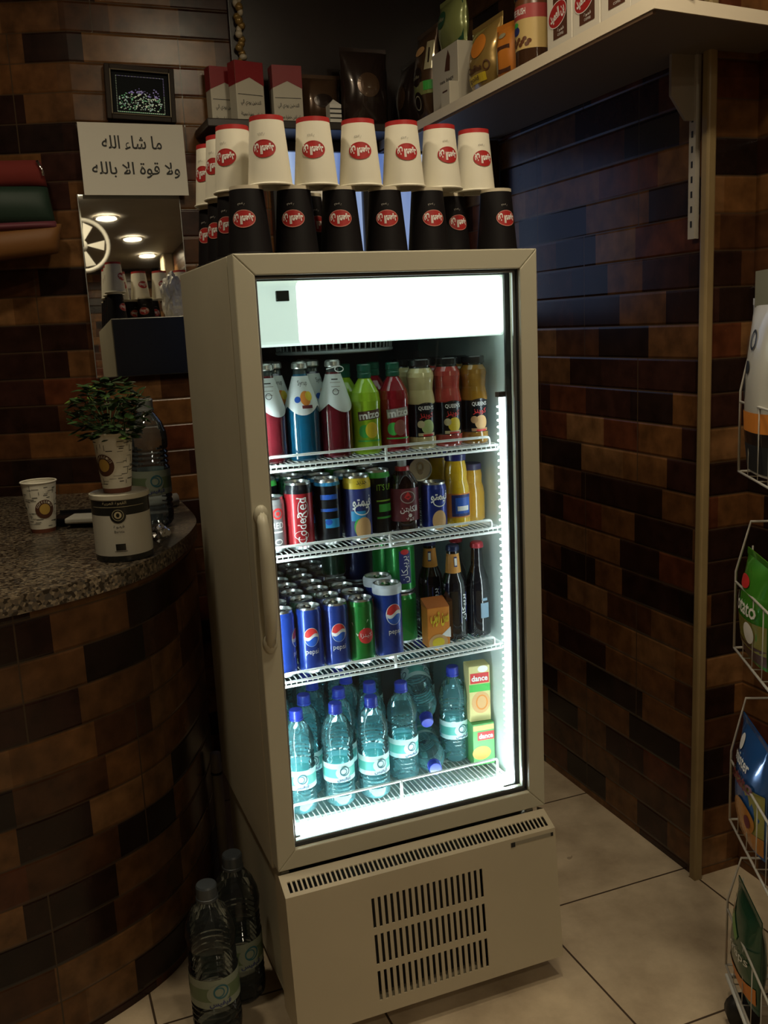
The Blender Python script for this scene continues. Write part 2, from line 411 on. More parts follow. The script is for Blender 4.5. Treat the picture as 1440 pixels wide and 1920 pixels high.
# blue window in the back wall, behind the cooler
wf = MB()
X0, X1, Z0, Z1 = .44, 1.08, 1.40, 1.985
for (a, b, c, d) in ((X0, X1, Z1-.03, Z1), (X0, X1, Z0, Z0+.03), (X0, X0+.03, Z0, Z1), (X1-.03, X1, Z0, Z1), (.735, .755, Z0, Z1)):
    wf.box(a, b, B-.035, B-.002, c, d)
win = structure(wf.build('window_1', mat('dark_window_frame', (.02, .02, .024), .4), bevel=.003))
def window_mat():
    m = bpy.data.materials.new('frosted_blue_pane'); m.use_nodes = True; nt = m.node_tree; b = nt.nodes['Principled BSDF']
    tc = nt.nodes.new('ShaderNodeTexCoord'); mp = nt.nodes.new('ShaderNodeMapping'); mp.inputs['Scale'].default_value = (14, 1, .9)
    nz = nt.nodes.new('ShaderNodeTexNoise'); nz.inputs['Scale'].default_value = 1.0; nz.inputs['Detail'].default_value = 2
    cr = nt.nodes.new('ShaderNodeValToRGB'); e = cr.color_ramp.elements
    e[0].position = .35; e[0].color = (.07, .17, .62, 1); e[1].position = .66; e[1].color = (.72, .92, 1.3, 1)
    nt.links.new(tc.outputs['Object'], mp.inputs[0]); nt.links.new(mp.outputs[0], nz.inputs['Vector']); nt.links.new(nz.outputs['Fac'], cr.inputs[0])
    nt.links.new(cr.outputs[0], b.inputs['Emission Color']); b.inputs['Emission Strength'].default_value = WINDOW
    b.inputs['Base Color'].default_value = (.1, .15, .25, 1); b.inputs['Roughness'].default_value = .3
    return m
wp = MB(); wp.box(X0+.03, X1-.03, B-.018, B-.010, Z0+.03, Z1-.03)
wp.build('window_pane', window_mat(), win)

# ceiling downlights
def downlight(x, y, label):
    t = thing('ceiling_downlight', label, 'ceiling light', (x, y, CEIL-.004), group='round ceiling downlights')
    a = MB(); a.lathe([(.10, .0), (.10, -.012), (.078, -.016), (.075, -.004)], seg=28, cap0=False, cap1=False); a.build('trim_ring', mat('white_trim_ring', (.75, .73, .68), .4), t)
    b = MB(); b.lathe([(.0, -.006), (.075, -.006)], seg=28, cap0=False, cap1=False); b.f = [tuple(reversed(f)) for f in b.f]; b.build('lens', lamp_m, t)
for i, (x, y) in enumerate([(.60, -.84), (-.55, .10), (.42, -.38), (.20, -2.6), (.46, -3.5), (.76, -4.4), (1.0, -5.3)]):  # the lamp right before the cooler is added to brighten cooler and shelf
    downlight(x, y, ['round downlight in the ceiling over the aisle by the cooler', 'round downlight in the ceiling right over the counter', 'unseen downlight added in the ceiling over the aisle right before the cooler', 'round downlight behind the viewer, next before those in the mirror',
                     'round ceiling downlight seen in the mirror beside the fan', 'round ceiling downlight seen in the mirror, middle of the three', 'round ceiling downlight seen smallest in the mirror, by the cream pillar', 'round downlight in the ceiling above the viewer'][i])

# ================================================================== THE DISPLAY COOLER
FW, FH, FD, ZB = .60, 1.549, .536, .376
cool = thing('display_cooler', 'beige upright glass-door drinks cooler lit from inside, black and cream cups on top', 'fridge', (0, 0, 0))
c = MB()
t_ = .032
c.box(0, t_, .05, FD-.006, ZB-.02, FH); c.box(FW-t_, FW, .05, FD-.006, ZB-.02, FH)
c.box(t_, FW-t_, .05, FD-.006, FH-.04, FH); c.box(t_, FW-t_, .05, FD-.006, ZB-.02, ZB+.02)
c.build('cabinet', enamel_side, cool, bevel=.003)
c = MB(); c.box(0.004, FW-.004, FD-.006, FD, .36, FH-.004); c.build('back_panel', darkgrey, cool)
li = MB()
li.box(FW-t_-.006, FW-t_, .07, FD-.02, ZB+.02, FH-.04, 0); li.box(t_, t_+.006, .07, FD-.02, ZB+.02, FH-.04, 0)
li.box(t_+.006, FW-t_-.006, .07, FD-.02, ZB+.02, ZB+.030, 0)
li.box(t_+.006, FW-t_-.006, FD-.03, FD-.02, ZB+.03, FH-.045, 1); li.box(t_+.006, FW-t_-.006, .12, FD-.03, 1.40, FH-.045, 1)
li.build('liner', [liner_w, liner_d], cool)
# sloping white lip at the bottom of the opening
lp = MB(); lp.prism([(.062, ZB+.024), (.10, ZB+.032), (.10, ZB+.045), (.062, ZB+.030)], .05, .555, 'x'); lp.build('bottom_lip', liner_w, cool)
# base housing behind the grille
bh = MB()
bh.box(0.012, .03, .03, FD-.01, .06, ZB-.02); bh.box(FW-.03, FW-.012, .03, FD-.01, .06, ZB-.02)
bh.box(.03, FW-.03, FD-.03, FD-.01, .06, ZB-.02); bh.box(.012, FW-.012, .03, FD-.01, .05, .06)
bh.build('base_housing', enamel_side, cool, bevel=.002)
cm = MB(); cm.lathe([(.07, 0), (.085, .02), (.085, .13), (.06, .16), (0, .17)], (.3, .3, .06), 24); cm.build('compressor', black, cool)
for x in (.06, FW-.06):
    for y in (.02, FD-.07):
        f = MB(); f.lathe([(.020, 0), (.020, .018), (.012, .022), (.012, .052)], (x, y, 0), 16); f.build('foot', black, cool)

# door: four mitred rails, pane, gasket, handle
OL, OR, OT, OB = .0379, .0375, .0372, .0395
d = MB()
def rail(o, i):
    """a mitred rail between outer edge o and inner edge i, with a small inner bevel"""
    (o0, o1), (i0, i1) = o, i
    P = lambda p, y: (p[0], y, p[1])
    vs = [P(o0, .0), P(o1, .0), P(i1, .0), P(i0, .0), P(o0, .045), P(o1, .045), P(i1, .045), P(i0, .045)]
    d.add(vs, [(0, 1, 2, 3), (7, 6, 5, 4), (0, 4, 5, 1), (1, 5, 6, 2), (2, 6, 7, 3), (3, 7, 4, 0)], 0, False)
oc = [(0, ZB), (FW, ZB), (FW, FH), (0, FH)]; ic = [(OL, ZB+OB), (FW-OR, ZB+OB), (FW-OR, FH-OT), (OL, FH-OT)]
for k in range(4): rail((oc[k], oc[(k+1) % 4]), (ic[k], ic[(k+1) % 4]))
door = d.build('door', enamel, cool, bevel=.0022)
g = MB()
def frame_loop(mb, x0, x1, z0, z1, y0, y1, w, m=0):
    mb.box(x0, x0+w, y0, y1, z0, z1, m); mb.box(x1-w, x1, y0, y1, z0, z1, m)
    mb.box(x0+w, x1-w, y0, y1, z0, z0+w, m); mb.box(x0+w, x1-w, y0, y1, z1-w, z1, m)
frame_loop(g, OL-.004, FW-OR+.004, ZB+OB-.004, FH-OT+.004, .010, .016, .0065)
frame_loop(g, OL-.012, FW-OR+.004, ZB+OB-.012, FH-OT+.006, .046, .052, .014)
g.build('gasket', black, door)
g = MB(); frame_loop(g, OL-.002, FW-OR+.0, ZB+OB+.0, FH-OT+.002, .0165, .020, .0085); g.build('spacer_bar', mat('grey_aluminium_spacer', (.32, .34, .35), .3, .8), door)
g = MB(); g.box(OL, FW-OR, .021, .0235, ZB+OB, FH-OT); g.build('glass', glass, door)
h = MB(); pts = []
for k in range(13):
    t = k/12; pts.append((.017, -.004-.018*min(1, 4*t, 4*(1-t))**.6, 1.092-.25*t))
h.tube(pts, [.010+.003*math.sin(PI*k/12) for k in range(13)], 10)
h.ball((.017, -.004, 1.088), .014, .01, .02); h.ball((.017, -.004, .846), .014, .01, .02)
h.build('handle', enamel, door)

# lit header panel with its black switch
hb = MB(); hb.box(.126, .566, .0685, .105, 1.3875, 1.5045); hd = hb.build('header_light', box_lit, cool, bevel=.010, seg=3)
hb = MB(); hb.box(.046, .572, .070, .108, 1.386, 1.506); hb.build('header_housing', mat('header_ends_glow', (.8, .86, .83), .4, emis=(.80, .97, .88), estr=.70), hd, bevel=.010, seg=3)  # housing plastic glows by itself to imitate the panel's dimmer lit ends
hb = MB(); hb.box(.091, .115, .062, .070, 1.468, 1.487); hb.build('switch', black, hd, bevel=.001)

# fan guard under the roof of the cabinet
fg = MB()
FC = (.263, .262)
for zz, rr in ((1.397, .122), (1.369, .120)):
    fg.tube([(FC[0]+rr*math.cos(2*PI*k/40), FC[1]+rr*math.sin(2*PI*k/40), zz) for k in range(40)], .004, 6, closed=True)
for k in range(56):
    a = 2*PI*k/56; fg.tube([(FC[0]+.122*math.cos(a), FC[1]+.122*math.sin(a), 1.397), (FC[0]+.120*math.cos(a), FC[1]+.120*math.sin(a), 1.369)], .0016, 5)
for k in range(12):
    a = 2*PI*k/12; fg.tube([(FC[0]+.03*math.cos(a), FC[1]+.03*math.sin(a), 1.371), (FC[0]+.12*math.cos(a), FC[1]+.12*math.sin(a), 1.369)], .0018, 5)
fg.lathe([(0, 0), (.035, 0), (.035, .006), (0, .006)], (FC[0], FC[1], 1.368), 20)
fg.build('fan_guard', mat('grey_plastic', (.40, .43, .44), .4), cool)
fb = MB(); fb.lathe([(0, 0), (.10, 0)], (FC[0], FC[1], 1.398), 28); fb.build('fan_opening', dark, cool)

# wire shelves
def rpath(x0, x1, z0, z1, y, r=.006):
    pts = []
    for cx, cz, a0 in ((x1-r, z1-r, 0), (x0+r, z1-r, PI/2), (x0+r, z0+r, PI), (x1-r, z0+r, 1.5*PI)):
        for k in range(4): a = a0+PI/2*k/3; pts.append((cx+r*math.cos(a), y, cz+r*math.sin(a)))
    return pts
def wire_shelf(z, x0=.047, x1=.552, y0=.088, y1=.49, rh=.018, name='wire_shelf'):
    s = MB()
    n = 44
    for k in range(n+1):
        x = x0+.006+(x1-x0-.012)*k/n
        s.tube([(x, y1, z-.0015), (x, y0+.003, z-.0015), (x, y0-.001, z-.004), (x, y0-.001, z-.013)], .0014, 5)
    for y in (y0, y0+.12, y0+.25, y1): s.tube([(x0, y, z-.005), (x1, y, z-.005)], .0025, 6)
    s.tube([(x0, y0-.001, z-.014), (x1, y0-.001, z-.014)], .0028, 6)
    s.tube([(x0, y0, z-.005), (x0, y1, z-.005)], .0025, 6); s.tube([(x1, y0, z-.005), (x1, y1, z-.005)], .0025, 6)
    o = s.build(name, wire_w, cool)
    r = MB(); r.tube(rpath(x0+.012, x1-.022, z-.004, z-.004+rh, y0-.004), .0028, 8, closed=True)
    xm = (x0+x1)/2; r.tube([(xm, y0-.004, z-.014), (xm, y0-.004, z-.004+rh)], .0034, 8)
    r.build('front_rail', wire_w, o)
    return o
SH = (1.166, .990, .732, .424)
for z in SH[:3]: wire_shelf(z)
wire_shelf(SH[3], rh=.044, name='bottom_rack')

# led strips: tube with end cap on the right, thick glow band for glare along the bottom, bead strip at the left
s = MB(); Q = [(.551, .062, z) for z in (1.262, 1.0, .75, .5, .443)]; P = []
for k in range(7): a = -PI/2*k/6; P.append((.551-.03+.03*math.cos(a), .062, .443+.03*math.sin(a)))
P += [(x, .062, .413) for x in (.4, .25, .10, .062)]
s.tube(Q, .0075, 12)
led = s.build('led_strip', led_side, cool)
s = MB(); s.tube(P, [.0085+.0014*k for k in range(7)]+[.0195]*4, 12); s.build('led_bottom_glow', led_m, led)  # glowing tube thickened along the bottom in place of glare and bloom
s = MB(); s.tube([(.0430, .0655, .45), (.0430, .0655, 1.27)], .0042, 8); s.build('led_left', mat('led_white_left', (.9, .95, 1), .4, emis=(.86, .96, 1.0), estr=46.0), led)
s = MB(); s.box(.5592, .5606, .054, .084, .445, 1.262); s.build('led_light_block', darkgrey, led)  # added opaque strip that keeps the tube's light off the liner wall
s = MB(); s.box(.541, .561, .056, .074, 1.262, 1.272); s.build('end_cap', black, led)
s = MB()
for k in range(58):
    z = .45+k*.0139; s.ball((.5425, .0665, z), .0032, .0032, .0024, 0, 6, 4)
s.build('led_bead', led_side, led)
s = MB()
for k in range(48): s.ball((.0445, .066, .46+k*.0166), .003, .004, .003, 0, 6, 4)
s.build('led_bead', led_m, led)

# lower grille panel, leaning out at the foot, with three rows of slots and a slotted top edge
def plate(mb, x0, x1, z0, z1, holes, T):
    """plate with rectangular slots in local (x,z); T maps (x, depth, z) to space"""
    xs = sorted({x0, x1, *[h[0] for h in holes], *[h[1] for h in holes]}); zs = sorted({z0, z1, *[h[2] for h in holes], *[h[3] for h in holes]})
    hs = {(round(h[0], 6), round(z, 6)) for h in holes for z in zs if h[2]-1e-9 <= z < h[3]-1e-9}
    def q(a, b, cc, dd): mb.add([T(*a), T(*b), T(*cc), T(*dd)], [(0, 1, 2, 3)], 0, False)
    dp = .0025
    hole = lambda i, j: 0 <= i < len(xs)-1 and 0 <= j < len(zs)-1 and (round(xs[i], 6), round(zs[j], 6)) in hs
    for i in range(len(xs)-1):
        for j in range(len(zs)-1):
            a, b, e, f = xs[i], xs[i+1], zs[j], zs[j+1]
            if hole(i, j):
                if not hole(i, j-1): q((a, 0, e), (b, 0, e), (b, dp, e), (a, dp, e))
                if not hole(i, j+1): q((a, dp, f), (b, dp, f), (b, 0, f), (a, 0, f))
                q((a, 0, e), (a, dp, e), (a, dp, f), (a, 0, f)); q((b, dp, e), (b, 0, e), (b, 0, f), (b, dp, f))
            else: q((a, 0, e), (b, 0, e), (b, 0, f), (a, 0, f))
gp = MB(); holes = []
for r in range(3):
    for k in range(19):
        x = .172+k*.01335; z = .300-.0765*r; holes.append((x, x+.0062, z-.062, z))
ZT, ZL = .346, .056; YT_, YL = -.045, -.072
def Tf(x, y, z): t = (z-ZL)/(ZT-ZL); return (x, YL+(YT_-YL)*t+y, z)
plate(gp, .0, .597, ZL, ZT, holes, Tf)
th = []
for k in range(58): x = .012+k*.00995; th.append((x, x+.0062, .008, .030))
def Tt(x, y, z): t = z/.046; return (x, YT_+(.002-YT_)*t, ZT+(.368-ZT)*t-y)
plate(gp, .0, .597, 0, .046, th, Tt)
for x in (.0, .597): gp.add([(x, YL, ZL), (x, YT_, ZT), (x, .002, .368), (x, .03, .358), (x, .03, ZL)], [(0, 1, 2, 3, 4)], 0, False)
gp.add([(0, YL, ZL), (.597, YL, ZL), (.597, .03, ZL), (0, .03, ZL)], [(0, 1, 2, 3)], 0, False)
panel = gp.build('grille_panel', mat('beige_panel', (.50, .435, .315), .42, noise=.04, nscale=5), cool)
gd = MB(); gd.box(.004, .592, -.02, .028, .065, .335); gd.build('grille_backing', dark, panel)
bd = MB(); bd.flat(rect(.100, .0075), Tf(.540, -.0006, .334), (1, 0, 0), (0, .09, 1), 0); bd.flat(rect(.010, .010), Tf(.494, -.0012, .333), (1, 0, 0), (0, .09, 1), 1)
bd.flat(rect(.006, .008), Tf(.588, -.0012, .334), (1, 0, 0), (0, .09, 1), 1)
bd.build('badge', [mat('grey_badge', (.27, .24, .18), .5), ink], panel)

# ================================================================== DRINKS
def can_prof(R, H): return [(R*.80, 0), (R*.86, .002), (R, .008), (R, H-.012), (R*.90, H-.003), (R*.90, H)]
def make_can(name, label, R, H, bands, mats, decals, group=None, cat='can', ring=False):
    """bands: [(z, material index)] from the bottom up; decals drawn onto the body"""
    t = thing(name, label, cat, (0, 0, 0), 0, group)
    pr = can_prof(R, H); rf = rinterp(pr); zs = sorted({p[1] for p in pr} | {b[0] for b in bands})
    prof = []
    for z in zs:
        mi = [b[1] for b in bands if b[0] <= z+1e-9][-1] if z >= .008 else len(mats)-1
        if z >= H-.006: mi = len(mats)-1
        prof.append((rf(z), z, mi))
    b = MB(); b.lathe(prof, seg=32, cap1=False)
    for dc in decals: b.wrap(dc[0], rf, dc[1], dc[2], dc[3], eps=dc[4] if len(dc) > 4 else .0006)
    b.build('can_body', mats, t)
    l = MB(); l.lathe([(R*.90, H), (R*.91, H+.0012), (R*.86, H+.0012), (R*.82, H-.004), (0, H-.0035)], seg=28, cap0=False, cap1=False); lo = l.build('lid', alu, t)
    p = MB(); vs, fs = ring_(R*.30, R*.42, R*.16)
    p.add([(x, y+R*.18, H-.0015) for x, y in vs], fs, 0, False); p.flat(ell(R*.2, R*.22, 14, 1), (0, -R*.18, H-.0018), (1, 0, 0), (0, 1, 0), 0); p.build('pull_tab', chrome, lo)
    if ring:
        q = MB(); q.lathe([(R*1.05, H-.018), (R*1.06, H-.004), (R*.95, H+.002)], seg=24, cap0=False, cap1=False); q.build('ring_carrier', mat('frosted_plastic', (.62, .66, .72), .35), t)
    return t
ring_ = ring
blue_can = mat('blue_can_paint', (.012, .045, .30), .28, .45, .4)
green_can = mat('green_can_paint', (.01, .22, .035), .28, .45, .4)
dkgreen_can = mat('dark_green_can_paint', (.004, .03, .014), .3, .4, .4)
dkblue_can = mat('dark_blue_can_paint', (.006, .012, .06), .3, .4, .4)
red_can = mat('red_can_paint', (.42, .02, .03), .3, .4, .4)
black_can = mat('black_can_paint', (.008, .009, .014), .3, .3, .4)
cyan_i = mat('cyan_ink', (.03, .30, .62), .4); yellow_i = mat('yellow_ink', (.75, .55, .03), .45)
orange_i = mat('orange_ink', (.72, .24, .03), .45); green_i = mat('green_ink', (.06, .45, .07), .45)
lime_i = mat('lime_ink', (.30, .60, .06), .45); navy_i = mat('navy_ink', (.02, .03, .16), .45); peach_i = mat('peach_ink', (.66, .38, .16), .5)
brown_i = mat('brown_ink', (.09, .03, .015), .55); maroon_i = mat('maroon_ink', (.14, .012, .02), .45); blue_i = mat('blue_ink', (.02, .10, .50), .4)
F0 = -1.90                       # the way the printed fronts look, towards the aisle
def globe(th, z, k=1.0, wi=1, ri=2, bi=3):
    return [(ell(.0155*k, .0195*k), th, z, wi, .0005), (half(.0138*k, .0178*k, .004*k, True), th, z+.001, ri, .0009), (half(.0138*k, .0178*k, .004*k, False), th, z-.001, bi, .0009)]
R1, H1 = .0268, .136
def cola_can(name, label, R, H, zg, zt, th, group=None, ring=False):
    return make_can(name, label, R, H, [(0, 0)], [blue_can, white_i, red_i, blue_i, alu], globe(th, zg, 1.0 if H < .15 else 1.15)+[(text('pepsi', .026, .013), th, zt, 1, .0007)], group, ring=ring)
def place(root, x, y, z, rz=0): root.location = (x, y, z); root.rotation_euler = (0, 0, rz); return root

# --- third shelf: rows of cans
z3 = SH[2]
G3 = 'blue cans in the front row of the third shelf'
a = cola_can('soda_can', 'blue cola can second from left in the front row, third shelf', R1, H1, .078, .046, F0+.18, G3); place(a, .129, .120, z3)
dup(a, (.186, .121, z3), .05, 'blue cola can third in the front row, right beside the green can with red roundel', G3)
dup(a, (.072, .122, z3), 1.25, 'blue cola can half hidden behind the left door frame, third shelf', G3)
tall = cola_can('soda_can', 'tallest blue cola can with torn plastic ring round its top, third shelf', .0295, .158, .098, .060, F0+.42, ring=True); place(tall, .302, .122, z3)
b = make_can('soda_can', 'green can with red roundel and white slash beside the blue cans', R1, H1, [(0, 0)], [green_can, white_i, red_i, alu],
             [(ell(.0165, .0165), F0+.35, .062, 2, .0007), (text('كينزا', .024, .011), F0+.35, .063, 1, .0011), (poly([(-.02, .028), (.016, .034), (.004, .012), (-.008, .0)]), F0-.05, .062, 1, .0005)]); place(b, .241, .120, z3)
# rows behind
G3b = 'dim cans in the rows behind the front blue cans'
root_b = root_g = None
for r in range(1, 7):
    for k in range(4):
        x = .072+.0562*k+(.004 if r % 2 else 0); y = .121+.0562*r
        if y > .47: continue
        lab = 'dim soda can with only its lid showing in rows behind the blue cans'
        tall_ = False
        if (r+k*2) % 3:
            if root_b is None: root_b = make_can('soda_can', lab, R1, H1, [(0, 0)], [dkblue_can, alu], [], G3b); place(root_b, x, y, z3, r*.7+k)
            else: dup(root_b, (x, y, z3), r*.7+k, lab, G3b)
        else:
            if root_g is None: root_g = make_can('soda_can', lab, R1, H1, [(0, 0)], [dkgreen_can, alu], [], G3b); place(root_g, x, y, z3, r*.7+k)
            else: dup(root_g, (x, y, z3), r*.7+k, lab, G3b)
# second layer standing on the dim cans, at the right back
tb = dup(tall, (.306, .187, z3), -.5, 'tall blue can just behind the tallest front cola can', None)
bar = make_can('soda_can', 'green can stacked on another, dark blue panel with white Arabic lettering', .0325, .112, [(0, 0)], [green_can, navy_i, white_i, red_i, alu],
               [(rect(.026, .072, 8), F0+.30, .058, 1, .0006), (shift(text('بربيكان', .058, .019), 0, 0, 1, PI/2), F0+.30, .054, 2, .0012), (ell(.009, .006), F0+.30, .092, 3, .0010)])
place(bar, .366, .202, z3+.1145)
bar2 = make_can('soda_can', 'plain green can at the bottom of a two-can stack, third shelf', .0325, .112, [(0, 0)], [green_can, alu], []); place(bar2, .366, .202, z3)
dup(bar2, (.362, .270, z3), 1, 'green can at the bottom of the stack behind the lettered green stack', None)
dup(bar2, (.362, .270, z3+.1145), 1, 'plain green can stacked behind the lettered green can', None)
navy = make_can('soda_can', 'dark navy can stacked deep behind the tall cola can', .0325, .112, [(0, 0)], [dkblue_can, alu], []); place(navy, .312, .335, z3+.1145)
dup(navy, (.312, .335, z3), .4, 'dark navy can at the bottom of the deep stack behind tall cola can', None)
dup(root_g, (.247, .304, z3+H1+.0045), 0, 'dark green can standing on the dim rows, left of the navy stack', None)

# --- second shelf: slim cans
z2 = SH[1]
H2 = .132
grey = make_can('energy_can', 'grey can with a pink ring and white letters, half behind door frame', R1, .108, [(0, 0)], [mat('silver_grey_can', (.30, .29, .30), .3, .5), red_i, white_i, alu],
                [(ring_(.011, .011, .0035), F0+.55, .078, 1), (ell(.004, .004, 16, 2), F0+.55, .078, 1), (text('RED', .024, .012), F0+.5, .055, 2), (rect(.02, .003, 6), F0+.5, .042, 2), (ring_(.008, .006, .002), F0+.5, .022, 2)]); place(grey, .068, .122, z2)
rc = make_can('energy_can', 'red slim can with black top band and white script', .0285, H2, [(0, 0), (.112, 1)], [red_can, black_can, white_i, alu],
              [(shift(text('Code', .05, .018), 0, 0, 1, PI/2), F0+.20, .038, 2), (shift(text('Red', .04, .02), 0, 0, 1, PI/2), F0+.26, .085, 2), (ring_(.011, .02, .0012), F0+.35, .082, 2), (ring_(.014, .009, .001), F0+.15, .03, 2)]); place(rc, .124, .122, z2)
bk = make_can('energy_can', 'black slim can with bright blue blocks beside the red can', R1, H2, [(0, 0), (.12, 1), (.1265, 0)], [black_can, cyan_i, blue_i, alu],
              [(rect(.030, .018, 8), F0+.35, .045, 1), (rect(.036, .010, 8), F0+.15, .098, 2), (ell(.007, .006), F0+.05, .048, 2, .0009), (rect(.036, .006, 8), F0+.15, .072, 2)]); place(bk, .186, .128, z2)
fr = make_can('energy_can', 'blue fruit drink can with yellow top band and white script', .0285, H2, [(0, 0), (.108, 1)], [navy_i, yellow_i, white_i, peach_i, green_i, cyan_i, ink, alu],
              [(text('فيمتو', .042, .028, .02), F0+.38, .080, 2), (ring_(.017, .012, .0022), F0+.35, .066, 2), (text('جديد', .022, .010), F0+.38, .1195, 6), (ell(.018, .024), F0+.42, .026, 3), (ell(.012, .018), F0+.12, .030, 4, .0004), (rect(.03, .02, 8), F0+.05, .053, 5, .0003)]); place(fr, .249, .128, z2)
gr = make_can('energy_can', 'black and green slim can, lettered near its top, behind the fruit can', R1, H2+.004, [(0, 0), (.122, 1)], [black_can, green_i, lime_i, alu],
              [(text("IT'S UP", .034, .013), F0+.55, .103, 2), (rect(.030, .016, 8), F0+.6, .060, 1), (rect(.034, .003, 8), F0+.5, .075, 2), (rect(.034, .004, 8), F0+.5, .04, 1)]); place(gr, .301, .146, z2)
G2b = 'dim slim cans in the rows behind the second shelf front row'
k2 = [bk, gr, root_g, bk, rc]
for r in range(1, 6):
    for k in range(4):
        y = .128+.058*r
        if y > .46: continue
        dup(k2[(r+k) % 4], (.072+.058*k, y, z2), 2.2+r+k*1.3, 'dim slim can with only lid and shoulder showing behind second shelf front row', G2b)
for r in range(1, 3): dup(root_g, (.304, .146+.06*r, z2), r, 'dim slim can with only lid and shoulder showing behind second shelf front row', G2b)
# can standing and can lying on its side on top of it
bc = make_can('soda_can', 'dark blue can with white script, a second can lying on it', .0272, .100, [(0, 0)], [mat('royal_blue_can', (.012, .03, .24), .3, .4, .4), white_i, peach_i, alu],
              [(text('فيمتو', .040, .024, .02), F0+.42, .072, 1), (ring_(.015, .011, .002), F0+.4, .062, 1), (ell(.016, .022), F0+.35, .022, 2)]); place(bc, .421, .132, z2)
ly = dup(navy, (.408, .235, z2+.1005+.0280), 0, 'can lying on its side with its lid and tab facing out, second shelf', None)
ly.rotation_euler = (math.radians(90), 0, math.radians(-8)); ly.scale = (.84, .84, .92)

# --- bottles
def bottle(name, label, cat, prof, mats, decals=(), parts=(), group=None, seg=32, body='bottle_body'):
    t = thing(name, label, cat, (0, 0, 0), 0, group)
    b = MB(); b.lathe(prof, seg=seg); rf = rinterp(prof)
    for dc in decals: b.wrap(dc[0], rf, dc[1], dc[2], dc[3], eps=dc[4] if len(dc) > 4 else .0007)
    b.build(body, mats, t)
    for n, pr, mm in parts:
        q = MB(); q.lathe(pr, seg=24)
        q.build(n, mm, t)
    return t
def liquid(name, col, rough=.08):
    m = mat(name, col, rough, 0, 1.0); b = m.node_tree.nodes['Principled BSDF']
    b.inputs['Subsurface Weight'].default_value = 0.0
    return m
cap_s = mat('silver_crown_cap', (.70, .70, .68), .3, .9)
dkglass = mat('dark_neck_glass', (.03, .045, .045), .08, 0, 1)
# white-necked syrup bottles
def syrup(label, liq, front, ring_ok=False):
    pr = [(.030, 0, 0), (.0335, .004, 0), (.0335, .092, 0), (.0325, .104, 0), (.0135, .166, 1), (.0125, .172, 1), (.0125, .178, 1)]
    t = thing('syrup_bottle', label, 'bottle', group='conical syrup bottles on the top shelf')
    b = MB(); b.lathe(pr, seg=32); b.build('bottle_body', [liq, dkglass], t)
    rf = rinterp(pr); l = MB(); n = 40; vs = []; fs = []
    rows = 8
    for i in range(n+1):
        a = 2*PI*i/n; low = .106-.018*abs(math.cos(1.5*(a-front)))
        for j in range(rows+1):
            z = low+(.162-low)*j/rows; R = rf(z)+.0007; vs.append((R*math.cos(a), R*math.sin(a), z))
    for i in range(n):
        for j in range(rows): o = i*(rows+1)+j; fs.append((o, o+rows+1, o+rows+2, o+1))
    l.add(vs, fs, 0, True)
    l.wrap(text('Syrup', .018, .012), rf, front+.1, .148, 1, .0012); l.wrap(ell(.010, .014), rf, front+.2, .120, 2, .0012); l.wrap(ell(.007, .009), rf, front+.45, .124, 3, .0014)
    l.wrap(ell(.006, .006), rf, front-.35, .118, 4, .0012); l.wrap(rect(.020, .006, 6), rf, front+.25, .104, 5, .0015)
    l.wrap(ring_(.006, .006, .0012), rf, front+PI+.5, .128, 1, .0012)
    for q in range(3): l.wrap(rect(.020-.003*q, .0012, 6), rf, front+PI+.55, .116-.008*q+.03, 6, .0012)
    l.wrap(rect(.012, .002, 6), rf, front+PI+.5, .152, 1, .0012)
    l.build('neck_label', [mat('label_white', (.72, .76, .76), .55), ink, orange_i, yellow_i, blue_i, maroon_i, grey_i], t)
    q = MB(); q.lathe([(.0150, .176), (.0158, .178), (.0150, .186), (.012, .189), (0, .189)], seg=24); q.build('crown_cap', cap_s, t)
    q = MB(); q.tube([(.020*math.cos(PI*1.0), -.015, .172)]*1+[(.0, -.0165, .176)], .0012, 6); q.tube([(.009*math.cos(2*PI*k/16)+.006, -.0175+.0015*math.sin(2*PI*k/16), .171+.0055*math.sin(2*PI*k/16)) for k in range(16)], .0011, 6, closed=True)
    ring_ok and q.build('pull_ring', mat('white_pull_ring', (.8, .8, .8), .4), t)
    return t
z1 = SH[0]
red_l = liquid('red_syrup', (.12, .010, .016)); blue_l = liquid('blue_syrup', (.006, .085, .17)); dim_l = liquid('dim_violet_syrup', (.03, .02, .06))
sa = syrup('red syrup bottle with white neck label and ring, cut off by left door frame', red_l, F0+PI-.3); place(sa, .076, .124, z1)
sb = syrup('blue syrup bottle with a fruit picture on its white neck label', blue_l, F0+.15); place(sb, .1435, .124, z1)
sc_ = syrup('red syrup bottle with a hanging pull ring, next to the lime bottle', red_l, F0+PI-.45, True); place(sc_, .211, .124, z1, .1)
sd = syrup('dim syrup bottle with violet liquid standing in the row behind the front three', dim_l, F0+.3); place(sd, .112, .196, z1)
dup(sd, (.190, .196, z1), .5, 'dim syrup bottle behind, between the blue and the red one', 'conical syrup bottles on the top shelf')
dup(sd, (.118, .266, z1), .9, 'third-row syrup bottle, only a dark cap showing', 'conical syrup bottles on the top shelf')
dup(sd, (.196, .268, z1), .3, 'third-row syrup bottle deep behind the red one by the lime bottle', 'conical syrup bottles on the top shelf')
